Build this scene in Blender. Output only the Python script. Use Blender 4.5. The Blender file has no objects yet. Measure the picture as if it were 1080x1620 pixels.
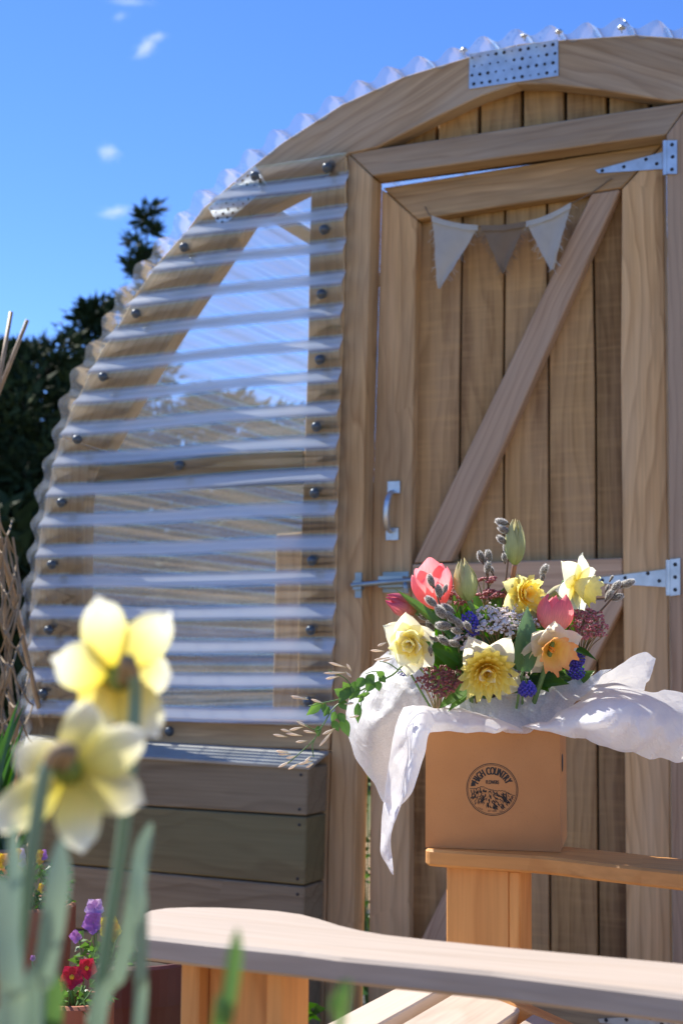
import bpy, bmesh, math, random
from mathutils import Vector, Matrix, noise as mnoise
R = math.radians
random.seed(7)
scene = bpy.context.scene
COL = scene.collection

# ------------------------------------------------------------------ camera
ZC, FPX, CX, CY = 0.83, 2250.0, 540.0, 810.0
PITCH, ROLL = math.atan(240 / FPX), R(0.5)
_f = Vector((0, math.cos(PITCH), math.sin(PITCH)))
_u = Vector((0, -math.sin(PITCH), math.cos(PITCH)))
_r = Vector((1, 0, 0))
CR = _r * math.cos(ROLL) + _u * math.sin(ROLL)
CU = _u * math.cos(ROLL) - _r * math.sin(ROLL)
CAMPOS = Vector((0, 0, ZC))
cam_d = bpy.data.cameras.new('camera')
cam = bpy.data.objects.new('camera', cam_d)
COL.objects.link(cam)
cam.matrix_world = Matrix(((CR.x, CU.x, -_f.x, 0), (CR.y, CU.y, -_f.y, 0), (CR.z, CU.z, -_f.z, ZC), (0, 0, 0, 1)))
cam_d.sensor_fit = 'VERTICAL'
cam_d.sensor_height = 36.0
cam_d.sensor_width = 24.0
cam_d.lens = 36.0 * FPX / 1620.0
cam_d.clip_start = 0.05
cam_d.clip_end = 3000
cam_d.dof.use_dof = True
cam_d.dof.focus_distance = 1.76
cam_d.dof.aperture_fstop = 7.6
cam_d.dof.aperture_blades = 9
scene.camera = cam

# ------------------------------------------------------------------ sky, sun, exposure
SUN_AZ = Vector((-0.745, 0.667)).normalized()
SUN_EL = R(50)
world = bpy.data.worlds.new('World')
scene.world = world
world.use_nodes = True
wn, wl = world.node_tree.nodes, world.node_tree.links
bg = wn['Background']
sky = wn.new('ShaderNodeTexSky')
sky.sky_type = 'NISHITA'
sky.sun_disc = False
sky.sun_elevation = SUN_EL
sky.sun_rotation = math.atan2(SUN_AZ.x, SUN_AZ.y)
sky.altitude = 1500
sky.air_density = 0.75
sky.dust_density = 0.0
sky.ozone_density = 3.0
hsv = wn.new('ShaderNodeHueSaturation')
hsv.inputs['Saturation'].default_value = 1.2
hsv.inputs['Hue'].default_value = 0.511
wl.new(sky.outputs[0], hsv.inputs['Color'])
wl.new(hsv.outputs[0], bg.inputs[0])
bg.inputs[1].default_value = 0.15
sun_d = bpy.data.lights.new('sun', 'SUN')
sun_d.energy = 4.9
sun_d.angle = R(0.53)
sun_d.color = (1.0, 0.95, 0.87)
sun = bpy.data.objects.new('sun', sun_d)
COL.objects.link(sun)
sdir = Vector((SUN_AZ.x * math.cos(SUN_EL), SUN_AZ.y * math.cos(SUN_EL), math.sin(SUN_EL)))
sun.rotation_euler = sdir.to_track_quat('Z', 'Y').to_euler()
sun.location = (-6, 4, 9)
vs = scene.view_settings
vs.view_transform = 'Standard'
vs.look = 'None'
vs.exposure = 0.9
vs.gamma = 1.0
vs.use_curve_mapping = False
scene.render.engine = 'CYCLES'
cy = scene.cycles
cy.max_bounces = 10
cy.diffuse_bounces = 4
cy.glossy_bounces = 3
cy.transmission_bounces = 6
cy.transparent_max_bounces = 16
cy.caustics_reflective = False
cy.caustics_refractive = False
cy.use_denoising = True
cy.sample_clamp_indirect = 6.0

# ------------------------------------------------------------------ placing helpers
def ray(px, py):
    return (CR * ((px - CX) / FPX) + CU * (-(py - CY) / FPX) + _f)
def P(px, py, d):                       # the point seen at a place of the picture, d metres ahead of the camera
    r = ray(px, py)
    return CAMPOS + r * (d / r.y)
def onplane(px, py, pt, nrm):
    r = ray(px, py)
    return CAMPOS + r * ((pt - CAMPOS).dot(nrm) / r.dot(nrm))
YAW = R(25)
U = Vector((math.cos(YAW), -math.sin(YAW), 0))     # along the shed front
N = Vector((-math.sin(YAW), -math.cos(YAW), 0))    # out of the shed front
Z = Vector((0, 0, 1))
FO = P(820, 900, 3.0)
def F(px, py, p=0.0):
    return onplane(px, py, FO + N * p, N)
def SZ(v):
    return ((v - FO).dot(U), v.z)
def WS(s, z, p=0.0):
    return Vector((FO.x, FO.y, 0)) + U * s + Z * z + N * p

# ------------------------------------------------------------------ object helpers
WM = {}
def setp(o, world, parent):
    if parent is not None:
        o.parent = parent
        o.matrix_basis = WM[parent].inverted() @ world
    else:
        o.matrix_basis = world
    WM[o] = world
def tag(o, label=None, cat=None, group=None, kind=None):
    if label: o['label'] = label
    if cat: o['category'] = cat
    if group: o['group'] = group
    if kind: o['kind'] = kind
    return o
def thing(name, label, cat, loc, group=None):
    o = bpy.data.objects.new(name, None)
    o.empty_display_size = 0.05
    COL.objects.link(o)
    setp(o, Matrix.Translation(loc), None)
    return tag(o, label, cat, group)
def link_mesh(name, me, mat, parent, world):
    o = bpy.data.objects.new(name, me)
    COL.objects.link(o)
    if mat is not None and not me.materials:
        me.materials.append(mat)
    setp(o, world, parent)
    return o
def mesh_from(name, verts, faces, mat=None, smooth=False):
    me = bpy.data.meshes.new(name)
    me.from_pydata([tuple(v) for v in verts], [], faces)
    if smooth:
        me.polygons.foreach_set('use_smooth', [True] * len(me.polygons))
    if mat is not None:
        me.materials.append(mat)
    me.update()
    return me
def obj(name, verts, faces, mat, parent=None, smooth=False, origin=None, recalc=False):
    """verts in world space; the object's origin is put at origin (or the first point)."""
    if origin is None:
        origin = sum((Vector(v) for v in verts), Vector()) / max(1, len(verts))
    me = mesh_from(name, [Vector(v) - origin for v in verts], faces, mat, smooth)
    if recalc:
        bm = bmesh.new(); bm.from_mesh(me)
        bmesh.ops.recalc_face_normals(bm, faces=bm.faces)
        bm.to_mesh(me); bm.free()
    return link_mesh(name, me, mat, parent, Matrix.Translation(origin))
def copy_tree(o, world, parent=None):
    c = o.copy()
    COL.objects.link(c)
    c.parent = None
    setp(c, world, parent)
    for ch in [x for x in WM if x.parent == o]:
        copy_tree(ch, world @ WM[o].inverted() @ WM[ch], c)
    return c
def frame(x, z, o):
    z = z.normalized()
    x = (x - z * x.dot(z)).normalized()
    y = z.cross(x)
    return Matrix(((x.x, y.x, z.x, o.x), (x.y, y.y, z.y, o.y), (x.z, y.z, z.z, o.z), (0, 0, 0, 1)))
def prism(name, pts, ext, along, mat, parent=None, bev=0.0025, smooth=False):
    """A solid: the outline pts (world) pushed along ext; its own X runs along the grain."""
    z = -ext.normalized()
    o = sum(pts, Vector()) / len(pts)
    M = frame(along, z, o)
    Mi = M.inverted()
    bm = bmesh.new()
    loc = [Mi @ p for p in pts]
    a = [bm.verts.new(p) for p in loc]
    e = Mi.to_3x3() @ ext
    b = [bm.verts.new(p + e) for p in loc]
    n = len(pts)
    bm.faces.new(a); bm.faces.new(b[::-1])
    for i in range(n):
        bm.faces.new((a[i], b[i], b[(i + 1) % n], a[(i + 1) % n]))
    bmesh.ops.recalc_face_normals(bm, faces=bm.faces)
    if bev:
        bmesh.ops.bevel(bm, geom=list(bm.edges), offset=bev, segments=1, profile=0.5, affect='EDGES', clamp_overlap=True)
    me = bpy.data.meshes.new(name)
    bm.to_mesh(me); bm.free()
    me.materials.append(mat)
    return link_mesh(name, me, mat, parent, M)
def fboard(name, px, p, thick, along, mat, parent=None, bev=0.0025):
    return prism(name, [F(x, y, p) for x, y in px], -N * thick, along, mat, parent, bev)
def boxverts(c, ax, ay, az, sx, sy, sz):
    v = []
    for k in (-1, 1):
        for j in (-1, 1):
            for i in (-1, 1):
                v.append(c + ax * (i * sx / 2) + ay * (j * sy / 2) + az * (k * sz / 2))
    f = [(0, 2, 3, 1), (4, 5, 7, 6), (0, 1, 5, 4), (2, 6, 7, 3), (0, 4, 6, 2), (1, 3, 7, 5)]
    return v, f
class MB:
    def __init__(s): s.v, s.f = [], []
    def add(s, v, f):
        k = len(s.v); s.v += [Vector(x) for x in v]; s.f += [tuple(i + k for i in q) for q in f]; return s
    def box(s, c, ax, ay, az, sx, sy, sz): return s.add(*boxverts(c, ax, ay, az, sx, sy, sz))
    def tube(s, pts, rad, n=8, smooth=4): return s.add(*tube(pts, rad, n, smooth))
    def build(s, name, mat, parent=None, smooth=False, recalc=False):
        return obj(name, s.v, s.f, mat, parent, smooth, recalc=recalc)
def crom(pts, k):
    """Catmull-Rom through pts, k steps a span; works for Vectors and tuples."""
    pts = [Vector(p) for p in pts]
    if k <= 1 or len(pts) < 3: 
        if len(pts) == 2 and k > 1:
            return [pts[0].lerp(pts[1], i / k) for i in range(k + 1)]
        return pts
    ext = [pts[0] * 2 - pts[1]] + pts + [pts[-1] * 2 - pts[-2]]
    out = []
    for i in range(1, len(ext) - 2):
        a, b, c, d = ext[i - 1:i + 3]
        for j in range(k):
            t = j / k
            out.append(0.5 * ((2 * b) + (c - a) * t + (2 * a - 5 * b + 4 * c - d) * t * t + (3 * b - a - 3 * c + d) * t ** 3))
    out.append(pts[-1])
    return out
def tube(pts, rad, n=8, smooth=4):
    path = crom(pts, smooth)
    m = len(path)
    if not hasattr(rad, '__len__'): rad = [rad, rad]
    v, f = [], []
    prev = None
    for i, p in enumerate(path):
        t = (path[min(i + 1, m - 1)] - path[max(i - 1, 0)]).normalized()
        if prev is None:
            a = t.orthogonal().normalized()
        else:
            a = (prev - t * prev.dot(t)).normalized()
        prev = a
        b = t.cross(a)
        x = i / (m - 1) * (len(rad) - 1)
        k = min(int(x), len(rad) - 2)
        r = rad[k] + (rad[k + 1] - rad[k]) * (x - k)
        for j in range(n):
            w = 2 * math.pi * j / n
            v.append(p + (a * math.cos(w) + b * math.sin(w)) * r)
    for i in range(m - 1):
        for j in range(n):
            f.append((i * n + j, i * n + (j + 1) % n, (i + 1) * n + (j + 1) % n, (i + 1) * n + j))
    f.append(tuple(range(n))[::-1]); f.append(tuple((m - 1) * n + j for j in range(n)))
    return v, f
def lathe(c, prof, n=24, axis=None, ref=None):
    """prof: (radius, height) list turned about the vertical (or axis) through c."""
    az = (axis or Z).normalized()
    ax = (ref or az.orthogonal()).normalized(); ax = (ax - az * ax.dot(az)).normalized()
    ay = az.cross(ax)
    v, f = [], []
    for r, h in prof:
        for j in range(n):
            w = 2 * math.pi * j / n
            v.append(c + az * h + (ax * math.cos(w) + ay * math.sin(w)) * r)
    for i in range(len(prof) - 1):
        for j in range(n):
            f.append((i * n + j, i * n + (j + 1) % n, (i + 1) * n + (j + 1) % n, (i + 1) * n + j))
    return v, f
_ico = {}
def ico(c, r, sub=1, sq=None):
    if sub not in _ico:
        bm = bmesh.new(); bmesh.ops.create_icosphere(bm, subdivisions=sub, radius=1.0)
        bm.verts.ensure_lookup_table()
        _ico[sub] = ([v.co.copy() for v in bm.verts], [tuple(v.index for v in q.verts) for q in bm.faces]); bm.free()
    v, f = _ico[sub]
    return [c + x * r for x in v], f
def orient(d, up=Z):
    d = Vector(d).normalized(); up = Vector(up)
    y = up - d * up.dot(d)
    if y.length < 1e-4: y = d.orthogonal()
    y.normalize(); x = y.cross(d)
    return Matrix(((x.x, y.x, d.x, 0), (x.y, y.y, d.y, 0), (x.z, y.z, d.z, 0), (0, 0, 0, 1)))

# ------------------------------------------------------------------ materials
def mat_new(name):
    m = bpy.data.materials.new(name); m.use_nodes = True
    nt = m.node_tree
    return m, nt.nodes, nt.links, nt.nodes['Principled BSDF'], nt.nodes['Material Output']
def nd(ns, t, **kw):
    n = ns.new('ShaderNode' + t)
    for k, v in kw.items():
        if hasattr(n, k) and k not in n.inputs: setattr(n, k, v)
        else: n.inputs[k].default_value = v
    return n
def mixc(ns, ls, a, b, fac, mode='MIX'):
    m = ns.new('ShaderNodeMix'); m.data_type = 'RGBA'; m.blend_type = mode
    for s, x in ((0, fac), (6, a), (7, b)):
        if hasattr(x, 'is_linked'): ls.new(x, m.inputs[s])
        else: m.inputs[s].default_value = x if s == 0 or len(x) == 4 else (*x, 1)
    return m.outputs[2]
def ramp(ns, ls, src, stops):
    r = ns.new('ShaderNodeValToRGB'); e = r.color_ramp.elements
    while len(e) < len(stops): e.new(0.5)
    for q, (p, c) in zip(e, stops):
        q.position = p; q.color = (c, c, c, 1) if not hasattr(c, '__len__') else (*c, 1)
    ls.new(src, r.inputs[0]); return r.outputs[0]
def math_(ns, ls, op, a, b=None, c=None):
    m = ns.new('ShaderNodeMath'); m.operation = op
    for i, x in enumerate((a, b, c)):
        if x is None: continue
        if hasattr(x, 'is_linked'): ls.new(x, m.inputs[i])
        else: m.inputs[i].default_value = x
    return m.outputs[0]

def wood(name, light, dark, weather=(0.3, 0.27, 0.24), wamt=0.35, ring=16.0, saw=0.0, knots=True, green=0.0, stain=0.4, rough=0.75, stainc=(0.10, 0.055, 0.025)):
    m, ns, ls, bsdf, out = mat_new(name)
    tc = nd(ns, 'TexCoord'); oi = nd(ns, 'ObjectInfo')
    off = math_(ns, ls, 'MULTIPLY', oi.outputs['Random'], 53.0)
    cmb = nd(ns, 'CombineXYZ'); ls.new(off, cmb.inputs[0]); ls.new(off, cmb.inputs[1]); ls.new(off, cmb.inputs[2])
    add = nd(ns, 'VectorMath', operation='ADD'); ls.new(tc.outputs['Object'], add.inputs[0]); ls.new(cmb.outputs[0], add.inputs[1])
    def mapped(sx, sy, sz):
        mp = nd(ns, 'Mapping'); mp.inputs['Scale'].default_value = (sx, sy, sz); ls.new(add.outputs[0], mp.inputs[0]); return mp.outputs[0]
    # knots
    vor = nd(ns, 'TexVoronoi'); vor.inputs['Scale'].default_value = 1.0; ls.new(mapped(4.6, 5.4, 2.0), vor.inputs['Vector'])
    sep = nd(ns, 'SeparateColor'); ls.new(vor.outputs['Color'], sep.inputs[0])
    has = math_(ns, ls, 'GREATER_THAN', sep.outputs[0], 0.74)
    near = ramp(ns, ls, vor.outputs['Distance'], [(0.0, 1.0), (0.62, 0.0)])
    kn = math_(ns, ls, 'MULTIPLY', near, has)
    # growth rings, long drawn out and bent round the knots
    dn = nd(ns, 'TexNoise', Scale=1.0, Detail=3.0); ls.new(mapped(1.3, 5.0, 5.0), dn.inputs['Vector'])
    sx = nd(ns, 'SeparateXYZ'); ls.new(add.outputs[0], sx.inputs[0])
    ph = math_(ns, ls, 'MULTIPLY_ADD', dn.outputs[0], 7.0, math_(ns, ls, 'MULTIPLY', sx.outputs[1], ring * 2.2))
    ph = math_(ns, ls, 'MULTIPLY_ADD', kn, 2.2 if knots else 0.0, ph)
    ph = math_(ns, ls, 'MULTIPLY_ADD', sx.outputs[2], ring * 1.5, ph)
    fr = math_(ns, ls, 'FRACT', ph)
    ringv = ramp(ns, ls, fr, [(0.0, 0.05), (0.55, 0.35), (0.86, 1.0), (1.0, 0.05)])
    fib = nd(ns, 'TexNoise', Scale=1.0, Detail=4.0); ls.new(mapped(6.0, 160.0, 160.0), fib.inputs['Vector'])
    big = nd(ns, 'TexNoise', Scale=1.0, Detail=4.0, Roughness=0.6); ls.new(mapped(1.5, 7.0, 7.0), big.inputs['Vector'])
    col = mixc(ns, ls, light, dark, math_(ns, ls, 'MULTIPLY', ringv, 0.72))
    fibf = ramp(ns, ls, fib.outputs[0], [(0.35, 0.0), (0.7, 1.0)])
    col = mixc(ns, ls, col, tuple(x * 0.62 for x in dark), math_(ns, ls, 'MULTIPLY', fibf, 0.36))
    wf = ramp(ns, ls, big.outputs[0], [(0.38, 0.0), (0.66, 1.0)])
    col = mixc(ns, ls, col, weather, math_(ns, ls, 'MULTIPLY', wf, wamt))
    st = nd(ns, 'TexNoise', Scale=1.0, Detail=5.0, Roughness=0.65); ls.new(mapped(0.9, 9.0, 3.0), st.inputs['Vector'])
    sf = ramp(ns, ls, st.outputs[0], [(0.47, 0.0), (0.66, 1.0)])
    col = mixc(ns, ls, col, stainc, math_(ns, ls, 'MULTIPLY', sf, stain))
    if green:
        col = mixc(ns, ls, col, (0.085, 0.10, 0.05), math_(ns, ls, 'MULTIPLY', ramp(ns, ls, big.outputs[0], [(0.3, 0.3), (0.6, 1.0)]), green))
    if knots:
        kc = ramp(ns, ls, kn, [(0.82, 0.0), (0.87, 1.0)])
        col = mixc(ns, ls, col, tuple(x * 0.38 for x in dark), math_(ns, ls, 'MULTIPLY', kc, 0.8))
    h = math_(ns, ls, 'MULTIPLY_ADD', fib.outputs[0], 0.5, math_(ns, ls, 'MULTIPLY', ringv, -0.25))
    if saw:
        sn = nd(ns, 'TexNoise', Scale=1.0, Detail=2.0); ls.new(mapped(95.0, 5.0, 5.0), sn.inputs['Vector'])
        sr = ramp(ns, ls, sn.outputs[0], [(0.4, 0.0), (0.62, 1.0)])
        s2 = nd(ns, 'TexNoise', Scale=1.0, Detail=1.0); ls.new(mapped(34.0, 9.0, 9.0), s2.inputs['Vector'])
        sr = math_(ns, ls, 'MULTIPLY', sr, ramp(ns, ls, s2.outputs[0], [(0.42, 0.15), (0.6, 1.0)]))
        col = mixc(ns, ls, col, tuple(min(1, x * 1.35) for x in light), math_(ns, ls, 'MULTIPLY', sr, saw * 0.55))
        h = math_(ns, ls, 'MULTIPLY_ADD', sr, saw * 0.8, h)
    tint = math_(ns, ls, 'MULTIPLY_ADD', oi.outputs['Random'], 0.42, 0.78)
    tn = nd(ns, 'CombineColor')
    for i in range(3): ls.new(tint, tn.inputs[i])
    col = mixc(ns, ls, col, tn.outputs[0], 1.0, 'MULTIPLY')
    ls.new(col, bsdf.inputs['Base Color'])
    bsdf.inputs['Roughness'].default_value = rough
    bsdf.inputs['Specular IOR Level'].default_value = 0.3
    bp = nd(ns, 'Bump', Strength=0.35, Distance=0.002); ls.new(h, bp.inputs['Height']); ls.new(bp.outputs[0], bsdf.inputs['Normal'])
    return m
def plain(name, c, rough=0.6, metal=0.0, var=0.15, scale=12.0, bump=0.0, spec=0.5, c2=None):
    m, ns, ls, b, out = mat_new(name)
    tc = nd(ns, 'TexCoord'); no = nd(ns, 'TexNoise', Scale=scale, Detail=5.0); ls.new(tc.outputs['Object'], no.inputs['Vector'])
    c2 = c2 or tuple(x * (1 - var * 2) for x in c)
    ls.new(mixc(ns, ls, c, c2, ramp(ns, ls, no.outputs[0], [(0.35, 0.0), (0.65, 1.0)])), b.inputs['Base Color'])
    b.inputs['Roughness'].default_value = rough; b.inputs['Metallic'].default_value = metal; b.inputs['Specular IOR Level'].default_value = spec
    if bump:
        bp = nd(ns, 'Bump', Strength=bump, Distance=0.003); ls.new(no.outputs[0], bp.inputs['Height']); ls.new(bp.outputs[0], b.inputs['Normal'])
    return m
def leafy(name, base, tip, trans=0.35, mid=None, rough=0.45, axis=1, var=0.25, midpos=0.35, tsat=1.0, veins=60.0, spec=0.4):
    """Thin plant tissue: colour runs along the piece's own length, light shines through."""
    m, ns, ls, b, out = mat_new(name)
    tc = nd(ns, 'TexCoord'); oi = nd(ns, 'ObjectInfo')
    sp = nd(ns, 'SeparateXYZ'); ls.new(tc.outputs['Generated'], sp.inputs[0])
    stops = [(0.0, base), (1.0, tip)] if mid is None else [(0.0, base), (midpos, mid), (1.0, tip)]
    col = ramp(ns, ls, sp.outputs[axis], stops)
    mp = nd(ns, 'Mapping'); mp.inputs['Scale'].default_value = (veins, 4, 4); ls.new(tc.outputs['Generated'], mp.inputs[0])
    no = nd(ns, 'TexNoise', Scale=1.0, Detail=3.0); ls.new(mp.outputs[0], no.inputs['Vector'])
    f = ramp(ns, ls, no.outputs[0], [(0.3, 0.0), (0.75, 1.0)])
    g = math_(ns, ls, 'MULTIPLY_ADD', f, -var, 1.0 + var * 0.4)
    g = math_(ns, ls, 'MULTIPLY', g, math_(ns, ls, 'MULTIPLY_ADD', oi.outputs['Random'], 0.25, 0.88))
    tn = nd(ns, 'CombineColor')
    for i in range(3): ls.new(g, tn.inputs[i])
    col = mixc(ns, ls, col, tn.outputs[0], 1.0, 'MULTIPLY')
    ls.new(col, b.inputs['Base Color']); b.inputs['Roughness'].default_value = rough; b.inputs['Specular IOR Level'].default_value = spec
    bp = nd(ns, 'Bump', Strength=0.25, Distance=0.001); ls.new(no.outputs[0], bp.inputs['Height']); ls.new(bp.outputs[0], b.inputs['Normal'])
    tr = nd(ns, 'BsdfTranslucent')
    hs = nd(ns, 'HueSaturation', Saturation=tsat, Value=1.1); ls.new(col, hs.inputs['Color']); ls.new(hs.outputs[0], tr.inputs[0])
    mx = nd(ns, 'MixShader'); mx.inputs[0].default_value = trans
    ls.new(b.outputs[0], mx.inputs[1]); ls.new(tr.outputs[0], mx.inputs[2]); ls.new(mx.outputs[0], out.inputs[0])
    return m
def sheet_mat(name, haze=0.10, streak=0.5, ridge_glint=0.6, film=(0.95, 0.94, 0.92), glow=(0.76, 0.82, 0.90)):
    """Clear weathered plastic: see-through, glossy at a slant, a thin milky film with dirt."""
    m, ns, ls, b, out = mat_new(name)
    ns.remove(b)
    tc = nd(ns, 'TexCoord')
    mp = nd(ns, 'Mapping'); mp.inputs['Scale'].default_value = (1.5, 14, 14); ls.new(tc.outputs['Object'], mp.inputs[0])
    no = nd(ns, 'TexNoise', Scale=1.4, Detail=6.0, Roughness=0.7); ls.new(mp.outputs[0], no.inputs['Vector'])
    tr = nd(ns, 'BsdfTransparent'); tr.inputs[0].default_value = (0.90, 0.93, 0.94, 1)
    gl = nd(ns, 'BsdfGlossy'); gl.inputs['Roughness'].default_value = 0.12; gl.inputs[0].default_value = (1, 1, 1, 1)
    df = nd(ns, 'BsdfDiffuse'); df.inputs[0].default_value = (*film, 1)
    tl = nd(ns, 'BsdfTranslucent'); tl.inputs[0].default_value = (*glow, 1)
    m0 = nd(ns, 'MixShader'); m0.inputs[0].default_value = 0.42; ls.new(df.outputs[0], m0.inputs[1]); ls.new(tl.outputs[0], m0.inputs[2])
    m1 = nd(ns, 'MixShader')
    hz = ramp(ns, ls, no.outputs[0], [(0.35, haze * (1 - streak)), (0.72, haze * (1 + streak * 2))])
    # bright ridge highlights painted as whitish film on each wave's sky-facing side
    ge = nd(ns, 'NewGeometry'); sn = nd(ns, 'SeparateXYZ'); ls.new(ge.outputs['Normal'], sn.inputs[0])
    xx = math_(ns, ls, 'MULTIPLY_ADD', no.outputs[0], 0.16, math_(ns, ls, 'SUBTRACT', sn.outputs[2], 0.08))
    glint = ramp(ns, ls, xx, [(0.16, 0.0), (0.27, ridge_glint * 0.8), (0.36, ridge_glint * 0.55), (0.46, ridge_glint), (0.7, ridge_glint)])
    hz = math_(ns, ls, 'MAXIMUM', hz, glint)
    ls.new(hz, m1.inputs[0]); ls.new(tr.outputs[0], m1.inputs[1]); ls.new(m0.outputs[0], m1.inputs[2])
    fr = nd(ns, 'Fresnel', IOR=1.6)
    m2 = nd(ns, 'MixShader'); ls.new(math_(ns, ls, 'MULTIPLY', fr.outputs[0], 1.8), m2.inputs[0]); ls.new(m1.outputs[0], m2.inputs[1]); ls.new(gl.outputs[0], m2.inputs[2])
    ls.new(m2.outputs[0], out.inputs[0])
    return m
def paper_mat(name, col, trans=0.45, alpha=0.12):
    m, ns, ls, b, out = mat_new(name)
    tc = nd(ns, 'TexCoord'); no = nd(ns, 'TexNoise', Scale=45.0, Detail=5.0, Roughness=0.7); ls.new(tc.outputs['Object'], no.inputs['Vector'])
    b.inputs['Base Color'].default_value = (*col, 1); b.inputs['Roughness'].default_value = 0.36; b.inputs['Specular IOR Level'].default_value = 0.5
    n2 = nd(ns, 'TexNoise', Scale=400.0, Detail=3.0); ls.new(tc.outputs['Object'], n2.inputs['Vector'])
    vo = nd(ns, 'TexVoronoi', Scale=34.0); vo.feature = 'DISTANCE_TO_EDGE'; dt = nd(ns, 'VectorMath', operation='MULTIPLY_ADD'); ls.new(no.outputs[1], dt.inputs[0]); dt.inputs[1].default_value = (0.02, 0.02, 0.02); ls.new(tc.outputs['Object'], dt.inputs[2]); ls.new(dt.outputs[0], vo.inputs['Vector'])
    hh = math_(ns, ls, 'MULTIPLY_ADD', n2.outputs[0], 0.05, math_(ns, ls, 'MULTIPLY_ADD', vo.outputs['Distance'], 0.7, math_(ns, ls, 'MULTIPLY', no.outputs[0], 0.15)))
    bp = nd(ns, 'Bump', Strength=0.7, Distance=0.005); ls.new(hh, bp.inputs['Height']); ls.new(bp.outputs[0], b.inputs['Normal'])
    tl = nd(ns, 'BsdfTranslucent'); tl.inputs[0].default_value = (*col, 1); ls.new(bp.outputs[0], tl.inputs['Normal'])
    m1 = nd(ns, 'MixShader'); m1.inputs[0].default_value = trans; ls.new(b.outputs[0], m1.inputs[1]); ls.new(tl.outputs[0], m1.inputs[2])
    tp = nd(ns, 'BsdfTransparent')
    m2 = nd(ns, 'MixShader'); ls.new(ramp(ns, ls, n2.outputs[0], [(0.3, alpha * 0.5), (0.7, alpha * 1.5)]), m2.inputs[0])
    ls.new(m1.outputs[0], m2.inputs[1]); ls.new(tp.outputs[0], m2.inputs[2]); ls.new(m2.outputs[0], out.inputs[0])
    return m

M_FRAME = wood('weathered_pine', (0.70, 0.44, 0.205), (0.42, 0.225, 0.09), wamt=0.5, stain=0.5, weather=(0.60, 0.455, 0.29))
M_ARCH = wood('silvered_pine', (0.56, 0.40, 0.25), (0.35, 0.225, 0.13), wamt=0.75, stain=0.3, weather=(0.50, 0.42, 0.33))
M_PLANK = wood('rough_sawn_pine', (0.48, 0.285, 0.115), (0.28, 0.15, 0.052), saw=0.4, wamt=0.4, stain=0.85, knots=False, weather=(0.46, 0.31, 0.185), stainc=(0.12, 0.05, 0.015))
M_BRACE = wood('greyed_pine', (0.62, 0.41, 0.255), (0.38, 0.22, 0.125), weather=(0.54, 0.42, 0.31), wamt=0.5, stain=0.15, ring=22, knots=False)
M_RIB = wood('pale_pine', (0.84, 0.60, 0.33), (0.58, 0.36, 0.17), wamt=0.1, stain=0.3)
M_SLEEPER = wood('grey_sleeper', (0.34, 0.265, 0.165), (0.21, 0.148, 0.083), weather=(0.31, 0.255, 0.17), wamt=0.6, stain=0.25, ring=9)
M_SLEEPER_G = wood('green_sleeper', (0.24, 0.185, 0.09), (0.155, 0.105, 0.048), weather=(0.20, 0.17, 0.09), wamt=0.5, stain=0.2, ring=9, green=0.35)
M_CHAIR = wood('new_pine', knots=False, light=(0.56, 0.46, 0.365), dark=(0.50, 0.395, 0.30), weather=(0.54, 0.44, 0.35), wamt=0.4, stain=0.05, ring=5, rough=0.6)
M_LEG = wood('oiled_pine', (0.74, 0.35, 0.105), (0.56, 0.225, 0.055), weather=(0.70, 0.35, 0.12), wamt=0.3, stain=0.1, ring=10, rough=0.55)
M_GALV = plain('galvanised_steel', (0.62, 0.66, 0.70), rough=0.42, metal=0.85, var=0.1, scale=40, bump=0.1)
M_DARKMETAL = plain('dark_screw_hole', (0.05, 0.05, 0.055), rough=0.5, metal=0.6)
M_SCREW = plain('grey_screw_cap', (0.11, 0.13, 0.15), rough=0.35, metal=0.4, var=0.1)
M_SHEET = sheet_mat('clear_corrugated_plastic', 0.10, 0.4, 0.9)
M_LID = plain('weathered_board_cap', (0.42, 0.41, 0.37), rough=0.55, var=0.12, scale=9, bump=0.15)
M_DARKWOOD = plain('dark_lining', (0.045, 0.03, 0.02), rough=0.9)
M_SOIL = plain('soil', (0.045, 0.032, 0.022), rough=0.95, bump=0.8, scale=60)
# ------------------------------------------------------------------ the ground
def ground_mat():
    m, ns, ls, b, out = mat_new('path_gravel_and_lawn')
    tc = nd(ns, 'TexCoord')
    n1 = nd(ns, 'TexNoise', Scale=0.25, Detail=4.0); ls.new(tc.outputs['Object'], n1.inputs['Vector'])
    v = nd(ns, 'TexVoronoi', Scale=70.0); ls.new(tc.outputs['Object'], v.inputs['Vector'])
    gv = ramp(ns, ls, v.outputs['Color'], [(0.0, (0.235, 0.158, 0.078)), (1.0, (0.35, 0.245, 0.13))])
    gr = nd(ns, 'TexNoise', Scale=30.0, Detail=5.0); ls.new(tc.outputs['Object'], gr.inputs['Vector'])
    gc = ramp(ns, ls, gr.outputs[0], [(0.3, (0.05, 0.08, 0.02)), (0.7, (0.10, 0.14, 0.04))])
    ln = nd(ns, 'VectorMath', operation='LENGTH'); ls.new(tc.outputs['Object'], ln.inputs[0])
    far = ramp(ns, ls, math_(ns, ls, 'MULTIPLY_ADD', n1.outputs[0], 0.05, math_(ns, ls, 'DIVIDE', ln.outputs['Value'], 100.0)), [(0.09, 0.0), (0.11, 1.0)])
    ls.new(mixc(ns, ls, gv, gc, far), b.inputs['Base Color']); b.inputs['Roughness'].default_value = 0.9
    bp = nd(ns, 'Bump', Strength=0.6, Distance=0.01); ls.new(v.outputs['Distance'], bp.inputs['Height']); ls.new(bp.outputs[0], b.inputs['Normal'])
    return m
g = obj('ground', [(-900, -900, 0), (900, -900, 0), (900, 900, 0), (-900, 900, 0)], [(0, 1, 2, 3)], ground_mat(), origin=Vector((0, 0, 0)))
tag(g, kind='structure')

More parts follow.
